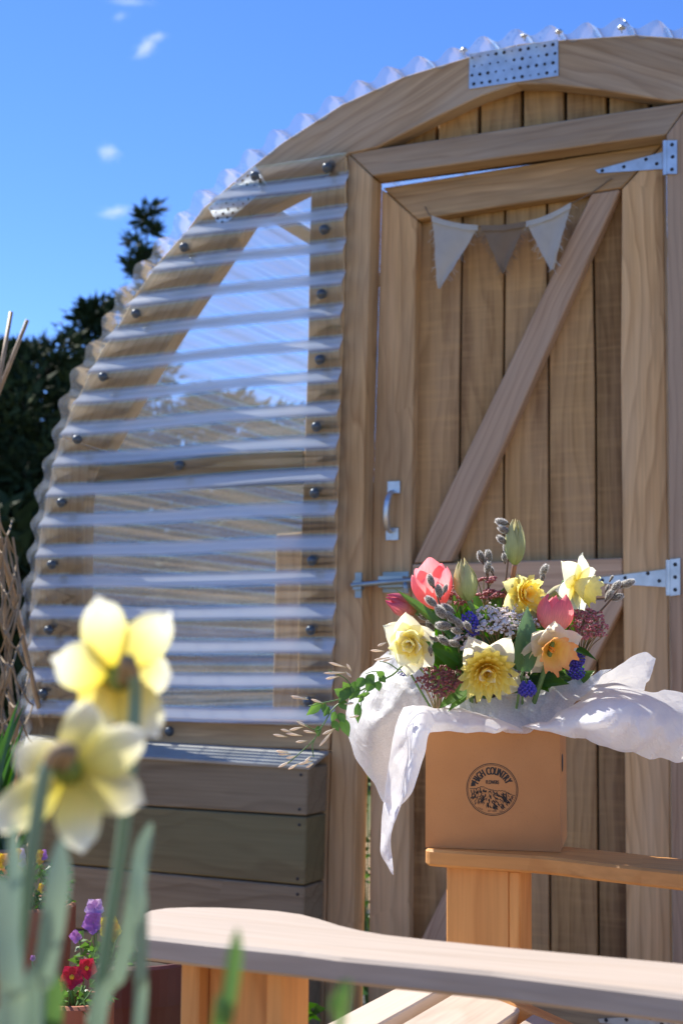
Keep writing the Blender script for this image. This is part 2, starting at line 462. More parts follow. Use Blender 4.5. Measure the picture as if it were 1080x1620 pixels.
# ------------------------------------------------------------------ the shed
base = F(820, 1640, 0); base.z = 0
shed = thing('garden_shed', 'arched timber garden shed with plank door and clear corrugated plastic sides', 'shed', base)
SC = SZ(F(817, 132, 0))[0]
def mir(v):                    # the matching point on the shed's other half
    s, z = SZ(v); p = (v - FO).dot(N)
    return WS(2 * SC - s, z, p)
def both(name, px, p, thick, along, mat, bev=0.0025):
    a = fboard(name, px, p, thick, along, mat, shed, bev)
    b = prism(name, [mir(F(x, y, p)) for x, y in px][::-1], -N * thick, Vector(along - 2 * along.dot(U) * U), mat, shed, bev)
    return a, b
# arched end boards
arcA = [(815, 70), (740, 90), (640, 120), (540, 165), (445, 226), (400, 262), (372, 285), (400, 344), (449, 318), (492, 296), (550, 243), (595, 233), (685, 187), (760, 152), (817, 132)]
both('fascia_board', arcA, 0.006, 0.045, F(540, 200) - F(480, 240), M_ARCH)
arcB = [(371, 286), (320, 330), (295, 365), (250, 415), (215, 465), (185, 520), (157, 560), (138, 600), (112, 650), (97, 690), (168, 714), (230, 607), (270, 540), (307, 483), (343, 430), (379, 376), (399, 345)]
both('rib_board', arcB, 0.004, 0.045, F(250, 450) - F(180, 580), M_RIB)
arcC = [(96, 692), (82, 745), (66, 830), (56, 890), (48, 960), (42, 1080), (40, 1163), (128, 1168), (130, 1000), (133, 800), (140, 742), (167, 716)]
both('rib_board', arcC, 0.004, 0.045, Z, M_RIB)
both('stud', [(492, 297), (489, 400), (487, 540), (480, 760), (472, 950), (470, 1134), (523, 1140), (531, 960), (535, 760), (543, 500), (548, 247)], 0.003, 0.045, Z, M_FRAME)
both('wall_rail', [(165, 722), (479, 712), (478, 764), (142, 776)], 0.003, 0.04, U, M_SLEEPER_G)
both('sill_board', [(45, 1128), (523, 1142), (519, 1187), (45, 1166)], 0.004, 0.045, U, M_FRAME)
both('corner_stud', [(468, 1189), (522.5, 1189), (519, 1290), (515, 1450), (510.5, 1645), (465, 1640)], -0.001, 0.045, Z, M_FRAME)
# posts and lintel
post_l = [(550, 243), (588, 279), (575, 740), (572, 980), (565, 1200), (560, 1400), (555, 1650), (511, 1650), (516, 1450), (520, 1290), (524, 1170), (531, 960), (535, 760), (543, 500)]
fboard('door_post', post_l, 0.001, 0.06, Z, M_FRAME, shed)
fboard('door_post', [(1092, 161), (1053, 214), (1058, 900), (1062, 1450), (1064, 1655), (1112, 1655), (1104, 1000), (1098, 500)], 0.001, 0.06, Z, M_BRACE, shed)
fboard('lintel', [(551, 242), (1091, 160), (1052, 213), (589, 278)], 0.0, 0.055, U, M_ARCH, shed)
# gable planks behind the arch
gx = [560, 622, 690, 757, 825, 893, 960, 1028, 1096]
for a, b in zip(gx, gx[1:]):
    zt = lambda x: 232 if x < 640 else (195 if x < 720 else (150 if x < 800 else (118 if x < 900 else (130 if x < 1000 else 150))))
    ya, yb = max(zt(a), zt(b)) - 30, 290 - (a - 560) * 0.14
    fboard('gable_plank', [(a + 3.0, ya), (b - 3.0, ya - 8), (b - 3.0, yb - 6), (a + 3.0, yb)], -0.047, 0.02, Z, M_PLANK, shed)
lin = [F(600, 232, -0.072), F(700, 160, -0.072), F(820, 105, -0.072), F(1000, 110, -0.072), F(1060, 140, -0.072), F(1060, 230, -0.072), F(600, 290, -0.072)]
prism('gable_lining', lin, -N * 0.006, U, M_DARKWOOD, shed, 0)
# low sleepers of the wing wall and their sloping cap
sl = [[(45, 1187), (487, 1214), (484.5, 1290.5), (45, 1263)], [(45, 1265), (484.5, 1293), (481.5, 1400.5), (45, 1361)],
      [(45, 1363), (481.5, 1403), (478, 1507), (45, 1461)], [(45, 1463), (478, 1510), (475, 1612), (45, 1561)], [(45, 1563), (475, 1614), (474, 1640), (45, 1610)]]
for i, q in enumerate(sl):
    a, b = both('wall_plank', q, 0.10, 0.098, U, M_SLEEPER_G if i == 1 else M_SLEEPER, 0.003)
    if i == 1: a['label'] = 'greenish wall plank'
    for qx, qy in ((q[1][0] - 11, q[1][1] + 12), (q[2][0] - 11, q[2][1] - 10)):
        c = F(qx, qy, 0.1005)
        if c.z > 0.03:
            v, f = lathe(c, [(0.0, 0.0012), (0.0035, 0.0008), (0.0035, -0.004)], 8, N); obj('nail', v, f, M_DARKMETAL, a)
cap = [F(38, 1184.5, 0.108), F(489, 1212.5, 0.108), F(520, 1188, 0.004), F(42, 1162, 0.004)]
nrm = (cap[1] - cap[0]).cross(cap[3] - cap[0]).normalized()
if nrm.z < 0: nrm = -nrm
prism('wall_cap', cap, -nrm * 0.008, U, M_LID, shed, 0.0015)
prism('wall_cap', [mir(c) for c in cap][::-1], -nrm * 0.008, U, M_LID, shed, 0.0015)
# clear corrugated sheet over the wing (76 mm waves)
PITCHW = 0.0762
def interp(tab, y):
    for (xa, ya), (xb, yb) in zip(tab, tab[1:]):
        if ya <= y <= yb: return xa + (xb - xa) * (y - ya) / (yb - ya)
    return tab[0][0] if y < tab[0][1] else tab[-1][0]
ledge = [SZ(F(x, y, 0.018)) for x, y in [(412, 252), (400, 265), (340, 312), (320, 330), (295, 365), (250, 415), (215, 465), (182, 512), (157, 552), (138, 600), (112, 648), (97, 690), (83, 745), (72, 795), (62, 840), (57, 890), (52, 940), (48, 1000), (45, 1060), (42, 1130), (41, 1170)]]
redge = [SZ(F(x, y, 0.018)) for x, y in [(550, 236), (549, 245), (541, 480), (533, 700), (530, 850), (528, 960), (526, 1135), (525, 1175)]]
z_top = SZ(F(549, 243, 0.018))[1]; z_bot = SZ(F(300, 1142, 0.018))[1]
z_cr = SZ(F(543, 397, 0.018))[1]
def wing(side):
    rows = int((z_top - z_bot) / PITCHW * 12); ncol = 14
    v, f = [], []
    for i in range(rows + 1):
        z = z_bot + (z_top - z_bot) * i / rows
        sl_, sr_ = interp([(a, -b) for a, b in ledge], -z), interp([(a, -b) for a, b in redge], -z)
        sl_ = min(sl_, sr_ - 0.01)
        for j in range(ncol + 1):
            s = sl_ + (sr_ - sl_) * j / ncol
            bow = 0.0025 * math.sin(s * 9 + z * 3) + 0.002 * math.sin(z * 7 - s * 4)
            p = 0.0165 + 0.0095 * math.cos(2 * math.pi * (z - z_cr + bow) / PITCHW) + 0.0012 * math.sin(s * 13 + z * 31)
            w = WS(s, z, p)
            v.append(w if side > 0 else mir(w))
    n = ncol + 1
    for i in range(rows):
        for j in range(ncol):
            f.append((i * n + j, i * n + j + 1, (i + 1) * n + j + 1, (i + 1) * n + j))
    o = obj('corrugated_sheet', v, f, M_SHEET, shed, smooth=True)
    return o
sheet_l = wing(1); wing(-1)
# cap screws through the sheet
scr = [(403, 278), (517, 265), (291, 391), (512, 363), (215, 496), (508, 465), (163, 596), (505, 569), (122, 695), (500, 675), (283, 736), (97, 795), (497, 780), (82, 893), (493, 887), (77, 997), (491, 997), (68, 1097), (487, 1110), (268, 1157)]
prof = [(0.0, 0.0115), (0.004, 0.0112), (0.0075, 0.0088), (0.0098, 0.0045), (0.0102, 0.0015), (0.0118, 0.0), (0.0118, -0.003), (0.004, -0.003), (0.0035, -0.03)]
first = None
for x, y in scr:
    c = F(x, y, 0.026 if y < 1150 else 0.006)
    if first is None:
        v, f = lathe(c, prof, 14, N); first = obj('roofing_screw', v, f, M_SCREW, shed, smooth=True, origin=c)
    else:
        o = first.copy(); COL.objects.link(o); setp(o, Matrix.Translation(c), shed)
# roof: one corrugated sheet bent over the arch
outer = [(38, 1175), (41, 1100), (45, 1020), (50, 930), (60, 850), (76, 760), (101, 660), (124, 600), (156, 540), (201, 465), (258, 388), (316, 323), (381, 263), (430, 226), (480, 194), (545, 152), (640, 110), (740, 79), (815, 60)]
prof2 = [SZ(F(x, y, 0.03)) for x, y in outer]
half = crom([Vector((s, z, 0)) for s, z in prof2], 10)
arch = half + [Vector((2 * SC - q.x, q.y, 0)) for q in half[::-1] if q.x < SC - 0.004]
acc = [0.0]
for a, b in zip(arch, arch[1:]): acc.append(acc[-1] + (b - a).length)
def arch_at(d):
    k = 0
    while k < len(acc) - 2 and acc[k + 1] < d: k += 1
    t = (d - acc[k]) / max(1e-6, acc[k + 1] - acc[k])
    q = arch[k].lerp(arch[k + 1], t); tg = (arch[k + 1] - arch[k]).normalized()
    return q, Vector((-tg.y, tg.x, 0))
def roof(p0, p1):
    v, f = [], []
    m = int(acc[-1] / PITCHW * 10)
    ps = [p0 + (p1 - p0) * k / 8 for k in range(9)]
    for i in range(m + 1):
        d = acc[-1] * i / m
        q, nn = arch_at(d)
        for k, p in enumerate(ps):
            a = 0.0105 * math.cos(2 * math.pi * d / PITCHW) + 0.002 * math.sin(p * 9 + d * 5) + 0.002 * math.sin(d * 41)
            w = q + nn * a
            v.append(WS(w.x, w.y, p + (0.006 * math.sin(d * 23) if k == 0 else 0)))
    for i in range(m):
        for k in range(8):
            f.append((i * 9 + k, i * 9 + k + 1, (i + 1) * 9 + k + 1, (i + 1) * 9 + k))
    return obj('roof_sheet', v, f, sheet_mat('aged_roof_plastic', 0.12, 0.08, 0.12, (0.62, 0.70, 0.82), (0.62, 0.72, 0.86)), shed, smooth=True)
DEPTH = 2.3
roof(0.055, -DEPTH)
for px_, py_ in [(880, 46), (827, 55), (983, 40), (728, 79)]:
    s, z = SZ(F(px_, py_, 0.03)); d = min(range(len(arch)), key=lambda k: abs(arch[k].x - s))
    c = WS(arch[d].x, arch[d].y + 0.009, 0.02)
    v, f = lathe(c, [(0, 0.004), (0.005, 0.003), (0.005, 0.0), (0.009, -0.001), (0.009, -0.003), (0.002, -0.004), (0.002, -0.012)], 10, Z)
    obj('roofing_screw', v, f, M_GALV, shed, smooth=True)
M_PALE = plain('pale_batten', (0.72, 0.66, 0.56), rough=0.8)
# ribs and purlins further in, seen through the plastic
def inset(q, nn, d): return q - nn * d
for dep in (DEPTH - 0.02,):
    bm = MB()
    m = 40
    pts = []
    for i in range(m + 1):
        q, nn = arch_at(acc[-1] * i / m); pts.append((inset(q, nn, 0.014), inset(q, nn, 0.09)))
    for (a0, a1), (b0, b1) in zip(pts, pts[1:]):
        k = len(bm.v)
        for w in (a0, a1, b1, b0): bm.v.append(WS(w.x, w.y, -dep))
        for w in (a0, a1, b1, b0): bm.v.append(WS(w.x, w.y, -dep - 0.045))
        bm.f += [(k, k + 1, k + 2, k + 3), (k + 7, k + 6, k + 5, k + 4), (k, k + 3, k + 7, k + 4), (k + 1, k + 5, k + 6, k + 2)]
    bm.build('inner_rib', M_RIB, shed, recalc=True)
for t in (0.335, 0.5, 0.665):
    q, nn = arch_at(acc[-1] * t); w = inset(q, nn, 0.04)
    c = WS(w.x, w.y, -DEPTH / 2 - 0.03)
    tg = Vector((-nn.y, nn.x, 0)); axx = U * tg.x + Z * tg.y
    v, f = boxverts(c, axx, N, N.cross(axx), 0.030, DEPTH - 0.12, 0.022)
    obj('purlin', v, f, M_PALE, shed)
prism('added_dark_floor', [WS(SC - 1.0, 0.03, -0.12), WS(SC + 1.0, 0.03, -0.12), WS(SC + 1.0, 0.03, -DEPTH), WS(SC - 1.0, 0.03, -DEPTH)], -Z * 0.028, U, plain('bounce_cut_grey', (0.085, 0.09, 0.085), rough=0.8, scale=5), shed, 0)  # unseen dark floor, added to cut the orange ground bounce on the plastic
# the back wall: planks below, plastic above
zb = 0.56
for i in range(4):
    prism('back_plank', [WS(SC - 1.02, i * zb / 4 + 0.002, -DEPTH - 0.03), WS(SC + 1.02, i * zb / 4 + 0.002, -DEPTH - 0.03), WS(SC + 1.02, (i + 1) * zb / 4 - 0.002, -DEPTH - 0.03), WS(SC - 1.02, (i + 1) * zb / 4 - 0.002, -DEPTH - 0.03)], -N * 0.03, U, M_SLEEPER, shed)
vb, fb = [], []
nz, nsx = 150, 12
ztop = max(q.y for q in arch) - 0.03
for i in range(nz + 1):
    z = zb + (ztop - zb) * i / nz
    k = min(range(len(half)), key=lambda j: abs(half[j].y - z))
    s0 = half[k].x + 0.03
    for j in range(nsx + 1):
        vb.append(WS(s0 + (2 * SC - 2 * s0) * j / nsx, z, -DEPTH - 0.05 + 0.009 * math.cos(2 * math.pi * z / PITCHW)))
for i in range(nz):
    for j in range(nsx):
        k = i * (nsx + 1) + j; fb.append((k, k + 1, k + nsx + 2, k + nsx + 1))
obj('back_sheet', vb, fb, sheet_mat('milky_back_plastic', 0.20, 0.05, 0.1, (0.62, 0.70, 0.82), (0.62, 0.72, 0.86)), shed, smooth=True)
prism('inner_post', [F(437, 845, -0.35), F(478, 842, -0.35), F(475, 1180, -0.35), F(430, 1180, -0.35)], -N * 0.03, Z, M_RIB, shed)
# perforated nail plates
def nail_plate(pxs, p, n1, n2):
    q = [F(x, y, p) for x, y in pxs]
    pl = prism('nail_plate', q, -N * 0.0015, q[1] - q[0], M_GALV, shed, 0.0004)
    mb = MB(); rr = random.Random(3)
    for i in range(n1):
        for j in range(n2):
            u, w = (i + 0.5 + 0.25 * (j % 2) - 0.12) / n1, (j + 0.5) / n2
            c = (q[0].lerp(q[1], u)).lerp(q[3].lerp(q[2], u), w) + N * 0.0006
            r = rr.choice([0.0018, 0.0026, 0.0036, 0.0042])
            mb.add(*lathe(c, [(0.0, 0.0006), (r * 0.8, 0.0005), (r, 0.0)], 7, N))
    mb.build('nail_hole', M_DARKMETAL, pl)
nail_plate([(742, 85), (882, 62), (882.5, 120), (741, 141)], 0.009, 11, 4)
nail_plate([(329, 329), (403, 262), (424, 294), (349, 360)], 0.0065, 9, 4)

# ------------------------------------------------------------------ the door (a part of the shed; its pieces are sub-parts)
DP = -0.05
door = prism('door', [F(607, 305, -0.103), F(1046, 236, -0.103), F(1056, 1640, -0.103), F(600, 1640, -0.103), F(604, 900, -0.103)], -N * 0.012, Z, M_DARKWOOD, shed, 0)
db = lambda nm, px, p, t, al, m, bev=0.0025: fboard(nm, px, p, t, al, m, door, bev)
db('stile', [(603.5, 299), (659, 348), (651, 740), (647.5, 1000), (646.5, 1320), (645, 1645), (581.5, 1645), (583.5, 1440), (585.2, 1260), (586, 980), (591, 740)], DP, 0.032, Z, M_FRAME)
db('stile', [(983, 299), (1048, 229), (1052, 600), (1056, 900), (1060, 1400), (1062, 1645), (991, 1645), (989.5, 1450), (984.5, 890), (981, 600)], DP, 0.032, Z, M_FRAME)
db('rail', [(604.8, 297.2), (1047.5, 226.5), (982, 297.5), (659.6, 347)], DP, 0.032, U, M_FRAME)
db('rail', [(651.5, 893), (983, 882.5), (984, 945), (649.5, 958)], DP, 0.032, U, M_BRACE)
db('rail', [(647, 1574), (990.5, 1574), (991, 1643), (646.5, 1643)], DP, 0.032, U, M_FRAME)
up = F(956, 302, DP) - F(682, 889, DP)
db('brace', [(653.5, 891), (712, 888.5), (980, 299.5), (935, 306)], DP - 0.002, 0.030, up, M_BRACE)
dn_ = F(956, 948, DP) - F(655, 1570, DP)
db('brace', [(930, 949), (984, 946.5), (984.3, 957), (668, 1572), (648, 1572), (647.5, 1523)], DP - 0.002, 0.030, dn_, M_BRACE)
pe = [[(648, 330), (643, 1645)], [(731, 322), (727, 600), (723, 1450), (722, 1645)], [(798, 316), (796, 600), (796, 1450), (796, 1645)], [(864, 306), (867, 600), (869, 1450), (870, 1645)], [(935, 298), (941, 600), (945.5, 1450), (947, 1645)], [(993, 290), (1000, 1645)]]
g_ = 1.9
for a, b in zip(pe, pe[1:]):
    q = [(x + g_, y) for x, y in a] + [(x - g_, y) for x, y in b[::-1]]
    fboard('plank', q, -0.081, 0.021, Z, M_PLANK, door, 0.0018)
# strap hinges, pull handle and barrel bolt
def hinge(tip, strap, knuck, plate, holes):
    mb = MB()
    q = [F(x, y, DP + 0.004) for x, y in strap]; n = len(q)
    mb.add(q + [w - N * 0.004 for w in q], [tuple(range(n)), tuple(range(2 * n - 1, n - 1, -1))] + [(i, (i + 1) % n, n + (i + 1) % n, n + i) for i in range(n)])
    q = [F(x, y, 0.005) for x, y in plate]; n = len(q)
    mb.add(q + [w - N * 0.004 for w in q], [tuple(range(n)), tuple(range(2 * n - 1, n - 1, -1))] + [(i, (i + 1) % n, n + (i + 1) % n, n + i) for i in range(n)])
    a, b = F(*knuck[0], 0.004), F(*knuck[1], 0.004)
    mb.tube([a, (a + b) / 2, b], [0.0045, 0.0045], 10, 1)
    w0, w1 = F(strap[1][0] - 3, strap[1][1] + 3, DP + 0.002), F(strap[2][0] - 3, strap[2][1] - 3, DP + 0.002)
    mb.add([w0, w1, b - N * 0.004, a - N * 0.004], [(0, 1, 2, 3)])
    h = mb.build('hinge', M_GALV, door, recalc=True)
    for x, y, p in holes:
        c = F(x, y, p)
        v, f = lathe(c, [(0.0, 0.0012), (0.0032, 0.0010), (0.0042, 0.0)], 9, N)
        obj('hinge_screw', v, f, M_DARKMETAL, door, origin=c)
hinge(0, [(941, 269), (1049, 240), (1049, 267), (946, 274)], [(1051, 223), (1051, 277)], [(1054, 222), (1070, 222), (1070, 275), (1054, 275)],
      [(952, 270, DP + .004), (986, 264, DP + .004), (1021, 252, DP + .004), (1038, 259, DP + .004), (1062, 229, .005), (1063, 248, .005), (1062, 268, .005)])
hinge(0, [(938, 915), (1055, 900), (1055, 929), (941, 922)], [(1056, 886), (1056, 942)], [(1059, 885), (1075, 883), (1075, 941), (1059, 943)],
      [(952, 918, DP + .004), (988, 914, DP + .004), (1024, 907, DP + .004), (1042, 919, DP + .004), (1067, 893, .005), (1067, 913, .005), (1067, 933, .005)])
hinge(0, [(945, 1612), (1058, 1605), (1058, 1632), (948, 1618)], [(1061, 1590), (1061, 1640)], [(1065, 1588), (1081, 1588), (1081, 1640), (1065, 1640)],
      [(958, 1614, DP + .004), (990, 1613, DP + .004), (1028, 1610, DP + .004), (1046, 1620, DP + .004)])
mb = MB()
for cx_, cy_ in ((623, 771), (620.5, 845)):
    c = F(cx_, cy_, DP + 0.003); mb.box(c, U, Z, N, 0.030, 0.027, 0.005)
a, b = F(622, 781, DP + 0.004), F(618, 838, DP + 0.004)
mb.tube([a + Z * 0.004, a + N * 0.018 - Z * 0.002, a * 0.75 + b * 0.25 + N * 0.03, (a + b) / 2 + N * 0.033, a * 0.25 + b * 0.75 + N * 0.03, b + N * 0.018 + Z * 0.002, b - Z * 0.004], [0.005, 0.0075, 0.0075, 0.005], 10, 4)
mb.build('handle', M_GALV, door, recalc=True)
mb = MB()
a, b = F(556, 926, 0.012), F(640, 918, 0.012)
mb.tube([a, (a + b) / 2, b + U * 0.02], [0.0055, 0.0055], 12, 1)
mb.box(F(567, 926, 0.006), U, Z, N, 0.020, 0.020, 0.018)
mb.box(F(567, 926, 0.003), U, Z, N, 0.016, 0.056, 0.004)
c = F(624, 921, DP + 0.028); mb.box(c, U, Z, N, 0.058, 0.024, 0.05)
mb.box(F(626, 921, DP + 0.003), U, Z, N, 0.062, 0.046, 0.004)
mb.tube([F(640, 917, 0.006), F(641, 927, 0.016), F(642, 938, 0.014)], [0.005, 0.006], 8, 3)
mb.build('barrel_bolt', plain('dull_zinc', (0.36, 0.42, 0.46), rough=0.4, metal=0.7), door, recalc=True)

# ------------------------------------------------------------------ bunting on the door
def cloth_mat(name, c, scale=900.0, trans=0.3, holes=0.0):
    m, ns, ls, b, out = mat_new(name)
    tc = nd(ns, 'TexCoord')
    w1 = nd(ns, 'TexWave', Scale=scale / 6); w1.bands_direction = 'X'; ls.new(tc.outputs['Object'], w1.inputs['Vector'])
    w2 = nd(ns, 'TexWave', Scale=scale / 6); w2.bands_direction = 'Z'; ls.new(tc.outputs['Object'], w2.inputs['Vector'])
    no = nd(ns, 'TexNoise', Scale=40.0, Detail=4.0); ls.new(tc.outputs['Object'], no.inputs['Vector'])
    h = math_(ns, ls, 'MULTIPLY', w1.outputs[1], w2.outputs[1])
    col = mixc(ns, ls, tuple(x * 0.7 for x in c), c, math_(ns, ls, 'MULTIPLY_ADD', h, 0.5, math_(ns, ls, 'MULTIPLY', no.outputs[0], 0.6)))
    ls.new(col, b.inputs['Base Color']); b.inputs['Roughness'].default_value = 0.9; b.inputs['Specular IOR Level'].default_value = 0.1
    bp = nd(ns, 'Bump', Strength=0.4, Distance=0.001); ls.new(h, bp.inputs['Height']); ls.new(bp.outputs[0], b.inputs['Normal'])
    tl = nd(ns, 'BsdfTranslucent'); ls.new(col, tl.inputs[0])
    mx = nd(ns, 'MixShader'); mx.inputs[0].default_value = trans; ls.new(b.outputs[0], mx.inputs[1]); ls.new(tl.outputs[0], mx.inputs[2]); ls.new(mx.outputs[0], out.inputs[0])
    return m
M_LINEN = cloth_mat('pale_linen', (0.80, 0.80, 0.74), trans=0.4)
M_HESS = cloth_mat('brown_hessian', (0.36, 0.27, 0.185), scale=500)
bp_ = F(780, 360, 0)
bunt = thing('bunting', 'string of three cloth pennants hung across the top of the shed door', 'bunting', bp_)
Q = -0.030
sp_ = [F(672, 327, DP + .004), F(683, 343, Q), F(718, 354, Q), F(757, 358.5, Q), (F(795, 357, Q)), F(831, 352, Q), F(870, 340, Q), F(903, 322, Q), F(935, 305, DP + .006), F(967, 282, DP + .004)]
v, f = tube(sp_, 0.0013, 6, 6); obj('string', v, f, plain('jute_string', (0.20, 0.15, 0.10)), bunt)
def pennant(top, tip, mat, name, fr=0, seed=1):
    rr = random.Random(seed)
    tp = crom([F(x, y, Q + 0.002) for x, y in top], 5); n = len(tp)
    tipw = F(*tip, Q + 0.004)
    v, f = [], []
    m = 14
    for i in range(m + 1):
        t = i / m
        for j in range(n):
            s = (j / (n - 1) - 0.5) * 2
            w = tp[j].lerp(tipw + U * (s * 0.004), t)
            w = w + N * (0.008 * math.sin(s * 3 + t * 4 + seed) * t * (1 - t * 0.5)) + U * (rr.uniform(-1, 1) * (0.0009 if j in (0, n - 1) else 0))
            v.append(w)
    for i in range(m):
        for j in range(n - 1): f.append((i * n + j, i * n + j + 1, (i + 1) * n + j + 1, (i + 1) * n + j))
    o = obj('pennant', v, f, mat, bunt, smooth=True); o['label'] = name
    # folded hem along the string
    hv, hf = [], []
    for j in range(n):
        t = j / (n - 1)
        hv += [tp[j] + N * 0.003 + Z * 0.002, tp[j] + N * 0.004 - Z * (0.011 + rr.uniform(-1, 1) * 0.0012)]
    for j in range(n - 1): hf.append((2 * j, 2 * j + 1, 2 * j + 3, 2 * j + 2))
    obj('hem', hv, hf, mat, o, smooth=True)
    if fr:
        fb = MB()
        for k in range(fr):
            s = rr.random(); e = rr.choice((0, n - 1)); a = tp[e].lerp(tipw, s)
            d = U * ((1 if e else -1) * rr.uniform(0.004, 0.016)) - Z * rr.uniform(0.002, 0.018) + N * rr.uniform(-.003, .006)
            fb.tube([a, a + d * 0.5 + Z * rr.uniform(-.003, .003), a + d], [0.0005, 0.0004], 3, 2)
        q = fb.build('frayed_thread', mat, o); q['kind'] = 'stuff'
pennant([(683, 343), (708, 351), (733, 356), (756, 358)], (695, 456), M_LINEN, 'pale linen pennant', 30, 1)
pennant([(761, 358), (785, 358), (808, 356), (830, 352)], (796, 432), M_HESS, 'brown hessian pennant', 90, 2)
pennant([(832, 352), (855, 346), (880, 335), (903, 322)], (872, 427), M_LINEN, 'pale linen pennant beside the diagonal brace', 30, 3)
# ------------------------------------------------------------------ the garden chair (its front points away along the shed, seen from its side)
AT = 0.603
V = Vector((math.sin(YAW), math.cos(YAW), 0))
def G(px, py, z=AT): return onplane(px, py, Vector((0, 0, z)), Z)
N0 = G(333, 1492); N0.z = 0
def CH(a, b, z): return N0 + U * a + V * b + Z * z
def AB(w): d = w - N0; return d.dot(U), d.dot(V)
chair = thing('garden_chair', 'slatted pine garden chair with broad flat arms and a box on its far arm', 'chair', CH(0.2, 0.25, 0))
near_f = [(224, 1480), (262, 1484), (333, 1492), (480, 1507), (540, 1515), (660, 1526), (780, 1538), (1080, 1575)]
near_b = [(1080, 1524), (780, 1496), (680, 1486), (610, 1478), (575, 1472), (540, 1463.5), (510, 1454), (480, 1446), (440, 1440.5), (400, 1437.5), (350, 1435), (300, 1434.5), (262, 1436), (235, 1440), (221, 1447), (214, 1457), (215, 1470)]
bk = AB(G(1080, 1524))[1]; fk = AB(G(1080, 1575))[1]
_b = AB(G(757, 1349))[1] + 0.022
aE = AB(onplane(764, 1372, CH(0, _b, 0), V))[0] + 0.70
pts = [G(x, y) for x, y in near_f] + [CH(aE, fk, AT), CH(aE, bk, AT)] + [G(x, y) for x, y in near_b]
prism('arm', pts, -Z * 0.0205, U, M_CHAIR, chair, 0.003)
far_f = [(672, 1341), (676, 1343.5), (700, 1345.5), (757, 1349), (800, 1351.5), (840, 1354), (884, 1358), (940, 1365), (1080, 1380)]
pf = [G(x, y) for x, y in far_f]
b0 = AB(pf[3])[1]; a_end = aE
bfar = [(AB(q)[0], AB(q)[1]) for q in pf]
back = [CH(a_end, bfar[-1][1] + 0.105, AT), CH(bfar[-1][0], bfar[-1][1] + 0.105, AT), CH(bfar[4][0], b0 + 0.125, AT), CH(bfar[0][0] + 0.05, b0 + 0.135, AT), CH(bfar[0][0] + 0.015, b0 + 0.11, AT), CH(bfar[0][0] - 0.004, b0 + 0.07, AT)]
prism('arm', pf + [CH(a_end, bfar[-1][1], AT)] + back, -Z * 0.0205, U, M_LEG, chair, 0.003)
# front legs: a main board with cheek strips
def vplane(px, py, b): return onplane(px, py, CH(0, b, 0), V)
def leg(parts, b, top):
    main = None
    for (x0, x1, dep, th) in parts:
        l, r = AB(vplane(x0, top, b))[0], AB(vplane(x1, top, b))[0]
        q = [CH(l, b + dep, AT - 0.0215), CH(r, b + dep, AT - 0.0215), CH(r, b + dep, 0.0), CH(l, b + dep, 0.0)]
        o = prism('leg' if main is None else 'leg_cheek', q, V * th, Z, M_LEG, chair if main is None else main, 0.002)
        if main is None: main = o
leg([(315, 420.5, 0.016, 0.030), (286, 314.5, 0.0, 0.05), (421, 448, 0.0, 0.05)], 0.045, 1525)
bl = b0 + 0.022
leg([(705, 805, 0.0, 0.042), (805.6, 823, -0.003, 0.048)], bl, 1372)
ncl, nfl = AB(vplane(367, 1525, 0.045))[0], AB(vplane(764, 1372, bl))[0]
# side rails, seat slats, back legs and back
bi0, bi1 = 0.10, bl - 0.004
for bb in (bi0, bi1 - 0.028):
    prism('seat_rail', [CH(nfl - 0.045, bb, 0.43), CH(nfl + 0.02, bb, 0.44), CH(nfl + 0.56, bb, 0.27), CH(nfl + 0.62, bb, 0.0), CH(nfl + 0.55, bb, 0.0), CH(nfl + 0.48, bb, 0.19), CH(nfl - 0.045, bb, 0.33)], V * 0.028, U, M_LEG, chair, 0.002)
slats = [((640, 1575), (679, 1563)), ((683, 1565.5), (751, 1575)), ((768, 1585.5), (812, 1615))]
aa = nfl - 0.075
zz = 0.4505
for i in range(8):
    w = 0.068 if i else 0.05
    q = [CH(aa, bi0 - 0.01, zz), CH(aa, bi1 + 0.0, zz), CH(aa + w, bi1 + 0.0, zz - 0.02 * (i > 0)), CH(aa + w, bi0 - 0.01, zz - 0.02 * (i > 0))]
    nn = (q[1] - q[0]).cross(q[3] - q[0]).normalized()
    if nn.z < 0: nn = -nn
    prism('seat_slat', q, -nn * 0.022, V, M_CHAIR, chair, 0.002)
    aa += w + 0.014; zz -= 0.024 if i else 0.004
lean = Vector((0, 0, 0))
for i in range(5):
    bb = bi0 + 0.005 + i * (bi1 - bi0 - 0.01) / 5; w = (bi1 - bi0 - 0.01) / 5 - 0.012
    top = 0.93 + 0.05 * (1 - abs(i - 2) / 2)
    q = [CH(nfl + 0.50, bb, 0.28), CH(nfl + 0.50, bb + w, 0.28), CH(nfl + 0.50 + (top - 0.28) * 0.38, bb + w, top - 0.01 * abs(i - 2)), CH(nfl + 0.50 + (top - 0.28) * 0.38, bb, top - 0.01 * abs(i - 2))]
    prism('back_slat', q, (U - Z * -0.38).normalized() * 0.02, Z + U * 0.38, M_CHAIR, chair, 0.003)
prism('back_brace', [CH(nfl + 0.60, -0.02, AT - 0.022), CH(nfl + 0.60, b0 + 0.13, AT - 0.022), CH(nfl + 0.66, b0 + 0.13, AT - 0.022), CH(nfl + 0.66, -0.02, AT - 0.022)], -Z * 0.035, V, M_LEG, chair, 0.002)
for bb in (0.03, b0 + 0.05):
    prism('back_leg', [CH(nfl + 0.59, bb, AT - 0.023), CH(nfl + 0.66, bb, AT - 0.023), CH(nfl + 0.70, bb, 0), CH(nfl + 0.63, bb, 0)], V * 0.03, Z, M_LEG, chair, 0.002)

